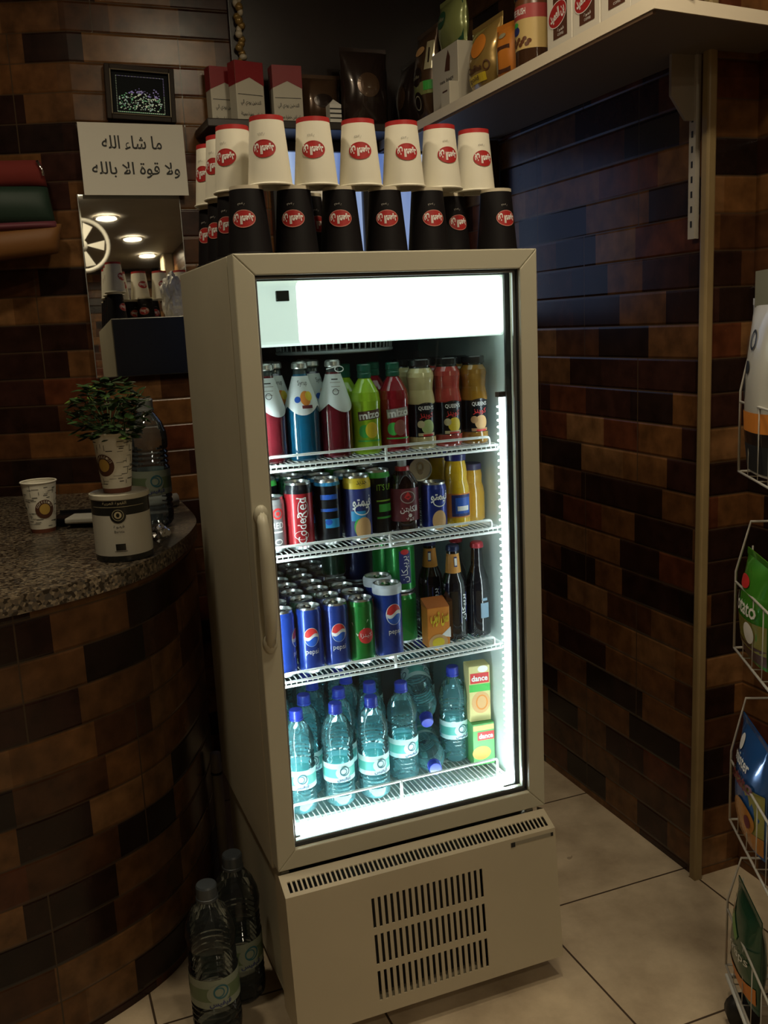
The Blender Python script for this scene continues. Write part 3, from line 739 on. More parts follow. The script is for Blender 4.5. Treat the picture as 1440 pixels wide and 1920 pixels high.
# juice with green cap
def fizzy(label, liq, logo_bg, spot, cap):
    pr = [(.026, 0, 0), (.0295, .004, 0), (.0295, .02, 0), (.0285, .05, 0), (.0295, .085, 0), (.0305, .105, 0), (.028, .122, 0), (.018, .140, 0), (.0125, .149, 0), (.0125, .155, 0)]
    t = bottle('juice_bottle', label, 'bottle', pr, [liq, logo_bg, white_i, spot, green_i, mat('pale_droplet', (.8, .8, .75), .2)],
               [(shift(rect(.048, .0180, 10), 0, 0, 1, .10), F0+.25, .078, 1, .0008), (shift(text('mizo', .043, .0145, .035), 0, 0, 1, .10), F0+.25, .078, 2, .0013), (ell(.013, .016), F0+.35, .048, 3, .0008), (ell(.012, .013), F0-.15, .046, 4, .0007), (rect(.05, .003, 10), F0+.2, .027, 4, .0007)],
               [('screw_cap', [(.0140, .150), (.0140, .158), (.0132, .159), (.0132, .163), (.0140, .164), (.0140, .175), (.0125, .177), (0, .177)], cap)])
    return t
capg = mat('dark_green_cap', (.01, .09, .055), .3, 0, .5)
lime_l = liquid('lime_juice', (.33, .56, .03)); cherry_l = liquid('cherry_juice', (.26, .012, .02))
fa = fizzy('lime-green juice bottle with dark green cap', lime_l, brown_i, yellow_i, capg); place(fa, .276, .124, z1)
fc = fizzy('deep red juice bottle with green cap, right of the lime bottle', cherry_l, grey_i, mat('pinkish_ink', (.32, .10, .08), .5), capg); place(fc, .337, .124, z1)
dup(fa, (.258, .196, z1), .3, 'second lime juice bottle standing dim behind the front lime one', None)
dup(fc, (.322, .196, z1), .3, 'second red juice bottle standing dim behind the front deep red one', None)
# waisted juice bottles with black lids
def nectar(label, liq, fruit, fruit2):
    pr = [(.0285, 0, 0), (.0315, .004, 0), (.0315, .022, 0), (.0308, .024, 1), (.0308, .090, 0), (.0315, .092, 0), (.0300, .104, 0), (.0272, .118, 0), (.0285, .134, 0), (.0305, .144, 0), (.0290, .153, 0), (.0235, .162, 2), (.0220, .168, 2)]
    pr = [(r*.93, z, m_) for r, z, m_ in pr]
    t = bottle('juice_bottle', label, 'bottle', pr, [liq, black_can, dkglass, white_i, red_i, fruit, fruit2],
               [(text("QUEEN'S", .034, .0095, .02), F0+.32, .082, 3), (ell(.021, .010, 24, 3), F0+.32, .0835, 1, .0003), (text('كوينز', .030, .014, .02), F0+.32, .067, 4), (ell(.014, .015), F0+.40, .044, 5), (ell(.0075, .0075), F0-.12, .050, 6, .0009), (rect(.036, .006, 10), F0+.3, .029, 6, .0010), (rect(.022, .004, 6), F0+.4, .0275, 4, .0013)],
               [('lid', [(.0232, .165), (.0240, .167), (.0240, .178), (.0225, .180), (0, .1795)], mat('black_lid', (.015, .015, .017), .25, 0, .6))], 'waisted juice bottles on the top shelf')
    return t
na = nectar('cream-coloured juice in a waisted bottle, black label and lid', liquid('cream_juice', (.60, .50, .25)), mat('pale_green_ink', (.45, .55, .22), .5), mat('beige_ink', (.6, .5, .3), .5)); place(na, .3975, .126, z1)
nb = nectar('pinkish red juice in a waisted bottle, between the cream and the amber one', liquid('pinkish_juice', (.42, .055, .045)), yellow_i, mat('beige_ink', (.6, .5, .3), .5)); place(nb, .457, .126, z1)
nc = nectar('amber juice in a waisted bottle, last at the right of the top shelf', liquid('amber_juice', (.34, .16, .02)), peach_i, mat('tan_ink', (.50, .27, .12), .5)); place(nc, .519, .128, z1)
for i, (n_, x) in enumerate(((na, .398), (nb, .457), (nc, .519))):
    dup(n_, (x-.006, .197, z1), .4, ['cream juice bottle standing behind the front cream one', 'pinkish juice bottle standing behind the front pinkish one', 'amber juice bottle standing behind the front amber one'][i], 'waisted juice bottles on the top shelf')
# second shelf bottles
pr = [(.028, 0, 0), (.033, .006, 0), (.033, .028, 1), (.0325, .096, 0), (.031, .106, 0), (.022, .122, 0), (.0135, .132, 0), (.0125, .136, 0)]
co = bottle('cola_bottle', 'small dark cola bottle with maroon label, red and grey cap', 'bottle', pr, [mat('cola_dark', (.018, .008, .008), .06, 0, 1), maroon_i, white_i, red_i, grey_i],
            [(text('الكابتن', .038, .016, .02), F0+.30, .052, 2), (ring_(.016, .013, .002), F0+.25, .078, 4), (poly([(-.008, 0), (0, .012), (.008, 0), (0, -.006)]), F0+.25, .078, 3), (ell(.004, .004), F0+.35, .040, 2), (text('كولا', .018, .008), F0+.35, .032, 2)],
            [('cap_skirt', [(.0150, .120), (.0150, .137), (.0140, .139)], mat('red_cap', (.45, .02, .03), .35, 0, .5)), ('sport_cap', [(.0095, .138), (.0100, .152), (.0085, .156), (0, .156)], mat('clear_grey_cap', (.45, .48, .50), .25))]); place(co, .356, .142, z2)
yl = mat('blue_lid', (.02, .022, .15), .35, 0, .5)
pr = [(.026, 0, 0), (.0285, .004, 0), (.0285, .020, 1), (.0285, .072, 0), (.027, .084, 0), (.0235, .098, 0), (.0245, .114, 0), (.0225, .130, 0), (.0205, .140, 0)]
yj = bottle('juice_bottle', 'bright yellow juice bottle with blue lid and blue square label', 'bottle', pr, [liquid('yellow_juice', (.72, .44, .02)), orange_i, navy_i, white_i, blue_i],
            [(rect(.046, .046, 10), F0+.35, .046, 2), (rect(.034, .034, 8), F0+.42, .046, 4, .0010), (rect(.026, .010, 8), F0+.42, .040, 3, .0013)],
            [('lid', [(.0222, .140), (.0228, .142), (.0228, .153), (.0215, .155), (0, .1545)], yl)]); place(yj, .478, .142, z2)
pr2 = [(.026, 0, 0), (.029, .004, 0), (.029, .060, 0), (.027, .074, 0), (.0235, .084, 0), (.0245, .100, 0), (.022, .112, 0)]
oj = bottle('juice_bottle', 'short orange juice bottle at far right, a second one upside down on it', 'bottle', pr2, [liquid('dull_orange_juice', (.50, .27, .03))], [], [('lid', [(.0228, .112), (.0232, .122), (.022, .125), (0, .1245)], mat('violet_lid', (.04, .035, .09), .4))]); place(oj, .529, .172, z2)
ob = dup(yj, (.470, .212, z2), .2, 'second yellow juice bottle standing behind the bright front one', None)
# third shelf carton and dark bottles
def carton(label, w, d_, h, mats, dec, group=None, name='juice_carton', cat='carton'):
    t = thing(name, label, cat, group=group)
    b = MB(); b.box(-w/2, w/2, -d_/2, d_/2, 0, h, 0); b.build('carton_body', mats, t, bevel=.0015)
    f = MB()
    for sh, dx, dz, mi, lay in dec: f.flat(sh, (dx, -d_/2-.0004*lay, dz), (1, 0, 0), (0, 0, 1), mi)
    f.build('printed_front', mats, t)
    return t
ct = carton('orange juice carton with yellow Arabic lettering on the third shelf', .051, .038, .088, [orange_i, yellow_i, white_i, peach_i, mat('dark_orange_ink', (.55, .12, .02), .5)],
            [(text('سن توب', .042, .034, .05), .002, .062, 1, 3), (shift(text('سن توب', .044, .036, .09), 0, 0), .002, .062, 4, 2), (ell(.022, .018), -.002, .010, 3, 1), (ell(.014, .011), -.002, .010, 1, 2), (poly([(.004, .024), (.027, .042), (.027, .018)]), 0, 0, 2, 1), ]); place(ct, .418, .140, z3, -.05)
bt = MB()
t = ct; bt.add([(-.0255, -.019, .088), (.0255, -.019, .088), (.0255, .019, .102), (-.0255, .019, .102)], [(0, 1, 2, 3)], 0, False); bt.add([(-.0255, -.019, .088), (-.0255, .019, .102), (-.0255, .019, .088)], [(0, 1, 2)], 0, False); bt.add([(.0255, -.019, .088), (.0255, .019, .088), (.0255, .019, .102)], [(0, 1, 2)], 0, False)
bt.add([(-.0255, .019, .088), (-.0255, .019, .102), (.0255, .019, .102), (.0255, .019, .088)], [(0, 1, 2, 3)], 0, False); bt.build('gable_top', mat('dark_orange_top', (.50, .14, .03), .5), ct)
dkb = mat('black_bottle_glass', (.010, .009, .012), .05, 0, 1)
pr = [(.025, 0, 0), (.0285, .004, 0), (.0285, .112, 0), (.026, .130, 0), (.0175, .150, 1), (.0135, .192, 0), (.0125, .200, 0)]
ba = bottle('malt_bottle', 'black malt bottle with orange neck label and navy cap', 'bottle', pr, [dkb, mat('orange_neck_label', (.62, .27, .05), .5), white_i, navy_i],
            [(shift(text('بربيكان', .058, .014, .02), 0, 0, 1, PI/2), F0+.75, .075, 2), (shift(rect(.066, .018, 12), 0, 0, 1, PI/2), F0+.75, .074, 3, .0004), (shift(rect(.022, .007, 8), 0, 0, 1, PI/2), F0+.3, .175, 3, .0009), (rect(.005, .016, 4), F0+.3, .175, 2, .0013)],
            [('crown_cap', [(.0142, .198), (.0150, .200), (.0142, .208), (.011, .211), (0, .211)], mat('navy_cap', (.012, .02, .07), .35, .3))]); place(ba, .474, .162, z3)
pr = [(.024, 0, 0), (.027, .004, 0), (.027, .105, 0), (.024, .128, 0), (.0140, .158, 0), (.0122, .195, 0), (.0115, .200, 0)]
bb = bottle('malt_bottle', 'black bottle with red cap, at the right end of the third shelf', 'bottle', pr, [dkb, mat('grey_blue_ink', (.22, .32, .42), .5), white_i],
            [(rect(.020, .034, 6), F0+.45, .060, 1), (rect(.012, .006, 6), F0+.45, .085, 1)],
            [('crown_cap', [(.0142, .198), (.0150, .200), (.0142, .208), (.011, .211), (0, .211)], mat('red_crown_cap', (.40, .03, .045), .35, .3))]); place(bb, .532, .160, z3)
dup(ba, (.452, .236, z3), -.4, 'malt bottle standing dim behind the orange-necked one', None)
dup(bb, (.516, .232, z3), .3, 'red-capped black bottle standing behind the front red-capped one', None)

# --- bottom rack: water bottles and cartons
pet = clear('clear_blue_plastic', (.70, .93, .97), 1.42, .03, .12, (.30, .78, .84))
pet2 = clear('clear_grey_plastic', (.80, .88, .92), 1.42, .04, .10, (.35, .42, .46))
lab_w = mat('water_label', (.55, .78, .76), .5); lab_t = mat('water_label_teal', (.10, .48, .42), .5); capb = mat('blue_screw_cap', (.015, .035, .40), .35, 0, .4)
def water(label, k=1.0, body=None, front=F0+.3, group='half-litre water bottles on the bottom rack', cap=None, labs=None):
    R = .0335*k; H = .222*k
    pz = [(.018, 0), (.028, .004), (.0325, .010), (.0335, .02)]
    for q in range(4): z = .028+q*.009; pz += [(.0335, z), (.0318, z+.0035), (.0335, z+.007)]
    pz += [(.0330, .066), (.0330, .100), (.0335, .104)]
    for q in range(4): z = .106+q*.0085; pz += [(.0325, z), (.0300, z+.004), (.0325, z+.0075)]
    pz += [(.0335, .145), (.0340, .155), (.0320, .168), (.0260, .184), (.0170, .197), (.0125, .203), (.0120, .212)]
    pz = [(r*k, z*k) for r, z in pz]
    t = thing('water_bottle', label, 'bottle', group=group)
    b = MB(); b.lathe(pz, seg=28); b.build('bottle_body', body or pet, t)
    l = MB(); n = 32
    l.lathe([(.0336*k, .060*k, 0), (.0336*k, .070*k, 1), (.0336*k, .090*k, 0), (.0336*k, .102*k, 0)], seg=n, cap0=False, cap1=False)
    for f in (front, front+2.2, front+4.2):
        l.wrap(ell(.016*k, .014*k), .0336*k, f, .081*k, 0, .0004); l.wrap(ring_(.0105*k, .0105*k, .0022*k), .0336*k, f+.1, .084*k, 2, .0008); l.wrap(ring_(.0075*k, .0075*k, .0016*k), .0336*k, f+.02, .0835*k, 2, .0008)
        l.wrap(text('فيفيس', .030*k, .0105*k, .02), .0336*k, f+.05, .0665*k, 3, .0009)
    l.build('label', [*(labs or (lab_w, lab_t)), mat('dark_teal_ink', (.02, .12, .16), .5), navy_i], t)
    q = MB(); q.lathe([(.0150*k, .203*k), (.0150*k, .207*k), (.0142*k, .2075*k), (.0142*k, .222*k), (.0128*k, .2245*k), (0, .2245*k)], seg=24); q.build('screw_cap', cap or capb, t)
    return t
z4 = SH[3]
GW = 'half-litre water bottles on the bottom rack'
wa = water('water bottle nearest the door, second from left on the bottom rack'); place(wa, .176, .128, z4)
for x, y, rz, lab in [(.255, .126, .1, 'water bottle in the middle of three leading ones, bottom rack'), (.343, .172, .15, 'water bottle right of the leading pair, just left of the fallen bottles'),
                      (.092, .132, -.2, 'water bottle half hidden by the left door frame on the bottom rack'), (.484, .205, .1, 'lone upright water bottle at the right, beside the cartons')]:
    dup(wa, (x, y, z4), rz, lab, GW)
wr = None
for r, (y, xs) in enumerate(((.203, (.130, .209, .281)), (.278, (.09, .172, .252)), (.352, (.10, .178, .256)), (.430, (.10, .178, .256, .36, .50)))):
    for x in xs: dup(wa, (x, y, z4), x*17+r, 'water bottle standing dim in the rows behind the leading ones, bottom rack', GW)
l1 = dup(wa, (.409, .185, z4+.034), 0, 'fallen water bottle lying with its blue cap outwards, lower one', GW); l1.rotation_euler = (math.radians(90), 0, math.radians(-13.3)); l1.location = (.442, .325, z4+.036)
l2 = dup(wa, (.41, .20, z4+.10), 0, 'fallen water bottle resting higher, blue cap outwards, above the other', GW); l2.rotation_euler = (math.radians(112), 0, math.radians(-13.3)); l2.location = (.446, .362, z4+.205)
dn = [(rect(.044, .024, 6), 0, .103, 3, 1), (text('dance', .038, .014, .03), 0, .103, 2, 2), (ell(.022, .026), .002, .045, 1, 1), (ring_(.014, .018, .003), .004, .045, 4, 2), (rect(.049, .018, 4), 0, .080, 5, .5), (ell(.012, .008), .008, .124, 2, 1)]
pale = mat('pale_yellow_ink', (.66, .58, .25), .5)
c1 = carton('pale yellow juice carton with a red badge, standing on the green one', .050, .040, .132, [pale, peach_i, white_i, red_i, orange_i, green_i], dn); place(c1, .531, .176, z4+.101, -.15)
c2 = carton('green juice carton with a red badge under the pale carton', .052, .054, .1, [mat('leaf_green_ink', (.10, .34, .10), .5), peach_i, white_i, red_i, orange_i, lime_i],
            [(rect(.040, .020, 6), .005, .070, 3, 1), (text('dance', .034, .012, .03), .005, .070, 2, 2), (ell(.022, .016), -.006, .030, 4, 1), (rect(.050, .012, 4), 0, .090, 1, .5)]); place(c2, .531, .170, z4, -.1)

# ================================================================== CUPS ON TOP
TOPZ = FH
def make_cup(label, dark_cup, group):
    """paper cup standing upside down: z=0 is its rolled lip"""
    t = thing('paper_cup', label, 'cup', group=group)
    H = .118; rb, rt = .0408, .0303
    body = cup_b if dark_cup else cup_w
    pr = [(rb-.001, .004, 0), (rt, H-.006 if dark_cup else H-.008, 1), (rt-.0003, H, 1), (rt-.003, H, 1), (rt-.0035, H-.006, 1), (0, H-.006, 1)]
    rf = rinterp([(rb-.001, .004), (rt, H-.006)])
    b = MB(); b.lathe(pr, seg=36, cap0=False)
    for a in (0, PI):
        b.wrap(ell(.0205, .0145), rf, a, .061, 2, .0006); b.wrap(ring_(.0212, .0152, .0012), rf, a, .061, 3, .0008)
        b.wrap(text('بن العميد', .036, .019, .045), rf, a, .061, 4, .0011, flip=True)
        b.wrap(text('قهوة', .013, .005), rf, a-.1, .086, 5, .0007, flip=True)
    b.build('cup_body', [body, rim_c if dark_cup else red_c, red_c, mat('pale_red', (.6, .25, .2), .5) if dark_cup else red_c, white_i, grey_i], t)
    r = MB(); r.tube([(rb*math.cos(2*PI*k/32), rb*math.sin(2*PI*k/32), .0022) for k in range(32)], .0021, 8, closed=True); r.build('rolled_lip', body, t)
    return t
GB, GWc = 'black cups upside down on the cooler', 'cream cups upside down on the black cups'
bc0 = make_cup('black cup at the left corner of the front row on the cooler', True, GB)
bpos = [(.048, .060, -2.05, None), (.135, .060, -1.98, 'black cup second in the front row, its logo left of a blue gap'), (.222, .062, -1.90, 'black cup third in the front row, left of the white plastic bag'), (.313, .064, -1.86, 'black cup fourth in the front row, right of the white plastic bag'),
        (.401, .066, -1.66, 'black cup fifth in the front row, under two cream cups'), (.484, .142, -1.45, 'black cup sixth, tucked behind its right-hand neighbour'), (.552, .072, -1.45, 'black cup at the right corner of the cooler top'),
        (.046, .150, -2.35, 'black cup next behind the left corner cup'), (.046, .241, -2.45, 'black cup third along the left edge going back'), (.046, .332, -2.45, 'black cup fourth along the left edge, going back'), (.185, .15, -1.2, 'black cup in the second row, seen in the gap between front cups')]
for i, (x, y, a, lab) in enumerate(bpos):
    if i == 0: place(bc0, x, y, TOPZ, a)
    else: dup(bc0, (x, y, TOPZ), a, lab, GB)
wc0 = make_cup('cream cup first from left in the front of the upper tier', False, GWc)
wpos = [(.094, .064, -2.06, None), (.180, .064, -1.93, 'cream cup second in the front of the upper tier'), (.267, .066, -1.86, 'cream cup third in the front of the upper tier'), (.354, .068, -1.70, 'cream cup fourth in the front of the upper tier'), (.442, .090, -1.52, 'cream cup fifth, under the end of the wall shelf'),
        (.530, .118, -1.48, 'cream cup at the right end of the upper tier'), (.052, .150, -2.30, 'cream cup next behind the first one, along the left edge'), (.052, .240, -2.45, 'cream cup third along the left edge, going back'), (.050, .330, -2.50, 'cream cup farthest back along the left edge')]
for i, (x, y, a, lab) in enumerate(wpos):
    if i == 0: place(wc0, x, y, TOPZ+.118, a)
    else: dup(wc0, (x, y, TOPZ+.118), a, lab, GWc)
# crumpled white plastic bag behind the cups
def crumple(name, label, cat, c_, rx, ry, rz, m, seed, amp=.35, sub=4):
    import bmesh
    from mathutils import noise
    bm = bmesh.new(); bmesh.ops.create_icosphere(bm, subdivisions=sub, radius=1)
    for v in bm.verts:
        p = v.co.copy(); n = noise.noise(p*1.7+Vector((seed, 0, 0)))*.6+noise.noise(p*4+Vector((0, seed, 0)))*.35+abs(noise.noise(p*7+Vector((0, 0, seed))))*.25
        v.co = Vector((p.x*rx, p.y*ry, p.z*rz))*(1+amp*n)
    z0 = min(v.co.z for v in bm.verts)
    for v in bm.verts: v.co.z -= z0
    me = bpy.data.meshes.new(name); bm.to_mesh(me); bm.free(); me.materials.append(m)
    o = bpy.data.objects.new(name, me); COL.objects.link(o); o.location = c_
    return tag(o, label, cat)
crumple('plastic_bag', 'crumpled white plastic bag on the cooler behind the cups', 'bag', (.268, .34, TOPZ), .045, .035, .085, mat('white_plastic_film', (.72, .70, .66), .3, 0, .4), 3.3, .5)

# ================================================================== COUNTER AND WHAT STANDS ON IT
CT = .955
def curve(pts, n=6):
    """catmull-rom through plan points"""
    P = [Vector((p[0], p[1])) for p in pts]; out = []
    for i in range(len(P)-1):
        p0, p1, p2, p3 = P[max(i-1, 0)], P[i], P[i+1], P[min(i+2, len(P)-1)]
        for k in range(n):
            t = k/n; out.append(.5*((2*p1)+(p2-p0)*t+(2*p0-5*p1+4*p2-p3)*t*t+(3*p1-p0-3*p2+p3)*t**3))
    out.append(P[-1]); return [(p.x, p.y) for p in out]
edge = curve([(-1.25, .02), (-.80, .09), (-.58, .13), (-.44, .165), (-.34, .205), (-.247, .255), (-.17, .315), (-.105, .400), (-.052, .50), (-.010, .60), (.022, .72), (.032, .90), (.035, 1.31)], 5)
outline = edge+[(-.12, B-.008), (-1.25, B+.42)]
cn = thing('shop_counter', 'curved brick-tiled counter with a speckled granite top, left of the cooler', 'counter', (-.5, .7, 0))
def off(pts, d):
    out = []
    for i, p in enumerate(pts):
        a = Vector(pts[max(i-1, 0)]); b = Vector(pts[min(i+1, len(pts)-1)]); t = (b-a).normalized(); n = Vector((-t.y, t.x)); q = Vector(p)+n*d; out.append((q.x, q.y))
    return out
loc = Matrix.Translation((.5, -.7, 0))
m = MB(); m.prism(outline, CT-.035, CT, 'z'); m.xf(loc).build('granite_top', granite_mat(), cn, bevel=.006)
base = off(edge, .010)
m = MB(); uv = []; u = 0
for i, p in enumerate(base):
    if i: u += (Vector(p)-Vector(base[i-1])).length
    m.v += [(p[0], p[1], 0), (p[0], p[1], CT-.035)]; uv += [(u, 0), (u, CT-.035)]
for i in range(len(base)-1): m.f.append((2*i, 2*i+2, 2*i+3, 2*i+1)); m.m.append(0); m.sm.append(True)
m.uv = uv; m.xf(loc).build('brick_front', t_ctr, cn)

# printed paper cups
def coffee_cup(label, th, full=False):
    t = thing('paper_cup', label, 'cup')
    pr = [(.0285, 0, 1), (.0300, .010, 0), (.0415, .124, 0)] ; rf = rinterp(pr)
    b = MB(); b.lathe(pr+[(.0405, .124, 0), (.0290, .012, 0), (0, .010, 0)], seg=40, cap0=True, cap1=False)
    rnd = random.Random(4)
    for q in range(150):                       # the small printed lettering runs as fine dark lines
        a = rnd.uniform(0, 2*PI); z = rnd.uniform(.016, .118); 
        dd = abs(((a-th+PI) % (2*PI))-PI)*.035
        if dd < .024 and abs(z-.062) < .026: continue
        w = rnd.uniform(.008, .018)
        if q % 3 == 0: b.wrap(rect(.0010, w*.8, 1, 3), rf, a, z, 2)
        else: b.wrap(rect(w, rnd.choice([.0007, .0012, .0016]), 5), rf, a, z, 2)
    b.wrap(ell(.0225, .0235), rf, th, .060, 3, .0009); b.wrap(ell(.0125, .0135), rf, th, .060, 4, .0013)
    for q in range(9):
        a = -1.2+q*.3+PI/2; b.wrap(shift(text('COFFEE US'[q] if 'COFFEE US'[q] != ' ' else '.', None, .0055), .0178*math.cos(PI-a+0), .0185*math.sin(PI-a), 1, PI/2-a+0), rf, th, .060, 0, .0014)
    b.build('cup_body', [cup_w, mat('brown_foot_band', (.17, .055, .03), .5), ink, brown_i, mat('gold_ink', (.52, .33, .07), .5)], t)
    r = MB(); r.tube([(.0418*math.cos(2*PI*k/36), .0418*math.sin(2*PI*k/36), .125) for k in range(36)], .0022, 8, closed=True); r.build('rolled_lip', cup_w, t)
    return t
e1 = coffee_cup('empty printed paper cup with a round brown badge, alone on the counter', -1.35); place(e1, -.342, .80, CT)
CX, CY = -.190, .400
can = thing('coffee_tin', 'white coffee tin with black top band and round badge, at the counter edge', 'tin', (CX, CY, CT))
pr = [(.0585, 0, 1), (.060, .003, 1), (.060, .014, 0), (.060, .100, 1), (.060, .134, 1)]
b = MB(); b.lathe(pr, seg=48)
fth = -1.78
b.wrap(ell(.0165, .0165), .060, fth, .100, 1, .0005); b.wrap(ring_(.012, .012, .0015), .060, fth, .101, 3, .0012); b.wrap(ell(.0075, .0075), .060, fth, .101, 2, .0010); b.wrap(ell(.0035, .0045), .060, fth, .101, 1, .0014)
b.wrap(text('قهوة', .022, .008), .060, fth, .076, 1, .0007); b.wrap(text('Barista', .020, .0055), .060, fth, .066, 1, .0007); b.wrap(rect(.020, .014, 6), .060, fth, .033, 1, .0007); b.wrap(rect(.026, .0012, 6), .060, fth, .024, 1, .0007)
b.wrap(rect(.12, .0008, 30), .060, fth, .118, 2, .0006)
b.wrap(text('القهوة العربية', .05, .008), .060, fth-.1, .126, 2, .0007)
b.build('tin_body', [mat('tin_white', (.58, .56, .48), .35), mat('tin_black', (.012, .014, .013), .3, 0, .3), mat('tin_gold', (.55, .48, .30), .4), mat('tin_ring', (.35, .32, .2), .4)], can)
b = MB(); b.lathe([(.0615, .132), (.0622, .134), (.0622, .142), (.058, .1435), (.056, .1415), (0, .141)], seg=48); b.build('lid', mat('ivory_lid', (.60, .57, .46), .4), can)
# herb in a printed cup standing on the tin
e2 = coffee_cup('tall printed paper cup holding a leafy green herb, standing on the tin', -2.35); place(e2, CX-.002, CY+.004, CT+.142)
hb = thing('potted_herb', 'bushy dark green herb growing out of the printed cup', 'plant', (CX-.004, CY+.004, CT+.142+.114))
st = MB(); lf = MB(); rnd = random.Random(11)
leafs = [[], [], []]
for q in range(26):
    a = rnd.uniform(0, 2*PI); rr = rnd.uniform(0, .03); el = rnd.uniform(.03, .085)
    top = Vector((math.cos(a)*(rr+rnd.uniform(.01, .058)), math.sin(a)*(rr+rnd.uniform(.01, .055)), el))
    st.tube([(math.cos(a)*rr*.6, math.sin(a)*rr*.6, -.05), (math.cos(a)*rr, math.sin(a)*rr, el*.4), tuple(top)], .0011, 5)
def leaf(mb, c_, L, wd, az, tilt, m):
    vs = []; fs = []; n = 6
    d = Vector((math.cos(az)*math.cos(tilt), math.sin(az)*math.cos(tilt), math.sin(tilt))); side = Vector((-math.sin(az), math.cos(az), 0)); up = side.cross(d)
    for i in range(n+1):
        t = i/n; w = wd*math.sin(PI*min(1, t*.93+.05))**.8; c0 = Vector(c_)+d*(L*t)-Vector((0, 0, 1))*(L*.35*t*t)
        vs += [c0-side*w+up*(w*.35), c0, c0+side*w+up*(w*.35)]
    for i in range(n): o = 3*i; fs += [(o, o+1, o+4, o+3), (o+1, o+2, o+5, o+4)]
    mb.add(vs, fs, m, True)
for q in range(330):
    z = rnd.uniform(.0, .105); R = .074*math.sqrt(max(.06, 1-((z-.048)/.062)**2)); a = rnd.uniform(0, 2*PI); rr = R*math.sqrt(rnd.uniform(.15, 1))
    leaf(lf, (rr*math.cos(a)*.92, rr*math.sin(a)*.92, z), rnd.uniform(.016, .026), rnd.uniform(.006, .0095), a+rnd.uniform(-.8, .8), rnd.uniform(-.2, .9), 1 if rnd.random() < .05 else (2 if rnd.random() < .35 else 0))
st.build('stem', mat('herb_stem', (.05, .09, .02), .6), hb)
lv = lf.build('foliage', [mat('leaf_dark', (.018, .045, .010), .45), mat('leaf_light', (.12, .22, .03), .45), mat('leaf_mid', (.026, .065, .014), .45)], hb); lv['kind'] = 'stuff'; hb.scale = (1.14, 1.14, 1.12)
# big water bottle behind, a small folded cloth, foil, tray and a rolled paper
big = water('large clear water bottle on the counter, half behind the herb and tin', 1.40, pet2, F0+.35, 'large water bottles', mat('pale_clear_cap', (.22, .24, .24), .3), (mat('label_grey', (.24, .28, .22), .5), mat('label_olive', (.12, .17, .09), .5))); place(big, -.082, .70, CT)
tray = MB(); tray.box(-.15, .15, -.06, .06, 0, .012); tray.box(-.15, .15, -.064, -.06, .0, .02); tray.box(-.15, .15, .06, .064, 0, .02)
o = tag(tray.build('tray', mat('black_tray', (.012, .012, .013), .25, 0, .4), bevel=.003), 'black tray lying on the counter behind the coffee tin', 'tray'); o.location = (-.175, .855, CT); o.rotation_euler = (0, 0, -.35)
nb_ = MB(); nb_.box(-.055, .055, -.035, .035, 0, .014)
o = tag(nb_.build('napkin_stack', mat('napkin_white', (.55, .53, .46), .8), bevel=.004), 'folded white napkin on the black tray, left of the tin', 'napkin'); o.location = (-.228, .80, CT+.0128); o.rotation_euler = (0, 0, -.4)
rl = MB(); rl.tube([(-.06, 0, .018), (.06, .01, .018)], .018, 16); rl.tube([(.059, .01, .018), (.0605, .01, .018)], .009, 12)
o = tag(rl.build('paper_roll', mat('roll_paper', (.42, .39, .33), .8)), 'small roll of pale paper on the counter beside the cooler', 'roll'); o.location = (-.045, .93, CT); o.rotation_euler = (0, 0, .15)
crumple('foil_wrapper', 'crumpled silver foil wrapper at the counter edge right of the tin', 'wrapper', (-.103, .475, CT), .020, .016, .020, mat('crumpled_foil', (.7, .7, .72), .22, 1.0), 8.1, .6, 3)

# ================================================================== ON THE BACK WALL
mi = thing('wall_mirror', 'tall frameless mirror on the tiled wall below the paper sign', 'mirror', (.010, B-.016, 1.565))
m = MB(); m.box(-.145, .145, -.003, .003, -.262, .262); mo = m.build('mirror_plate', mirror_m, mi)
m = MB(); frame_loop(m, -.147, .147, -.264, .264, .0, .0035, .004); m.build('edge', mat('mirror_edge', (.30, .31, .30), .3, .6), mi)
mi.rotation_euler = (math.radians(-2.25), 0, 0)
for r in ((-.264, .020),):
    pass
sg = MB(); sg.add([(-.149, 0, -.100), (.149, 0, -.100), (.149, 0, .100), (-.149, 0, .100), (-.149, .002, -.100), (.149, .002, -.100), (.149, .002, .100), (-.149, .002, .100)],
                  [(0, 1, 2, 3), (7, 6, 5, 4), (0, 4, 5, 1), (1, 5, 6, 2), (2, 6, 7, 3), (3, 7, 4, 0)], 0, False)
sg.flat(text('ما شاء الله', .170, .040, .012), (-.002, -.0008, .046), (1, 0, 0), (0, 0, 1), 1)
sg.flat(text('ولا قوة الا بالله', .250, .046, .012), (.004, -.0008, -.030), (1, 0, 0), (0, 0, 1), 1)
o = tag(sg.build('paper_sign', [white_p, ink]), 'white paper sign with two lines of black Arabic, above the mirror', 'sign'); o.location = (.030, B-.036, 1.922); o.rotation_euler = (math.radians(-3), 0, 0)
pf = thing('framed_picture', 'small dark framed picture glittering green and blue above the paper sign', 'picture', (.067, B-.018, 2.105), 0)
m = MB(); frame_loop(m, -.098, .098, -.075, .075, -.012, .012, .014, 0); frame_loop(m, -.085, .085, -.062, .062, -.015, -.010, .004, 1); m.build('frame', [mat('dark_wood_frame', (.022, .013, .008), .5, spec=.2), mat('bronze_inner', (.20, .17, .12), .4, .3)], pf, bevel=.002)
m = MB(); m.box(-.086, .086, -.004, .004, -.063, .063, 0)
rnd = random.Random(5)
def dot(x, z, r, mi_): m.flat(ell(r, r*.7, 7, 1), (x, -.0046-rnd.uniform(0, .0004), z), (1, 0, 0), (0, 0, 1), mi_)
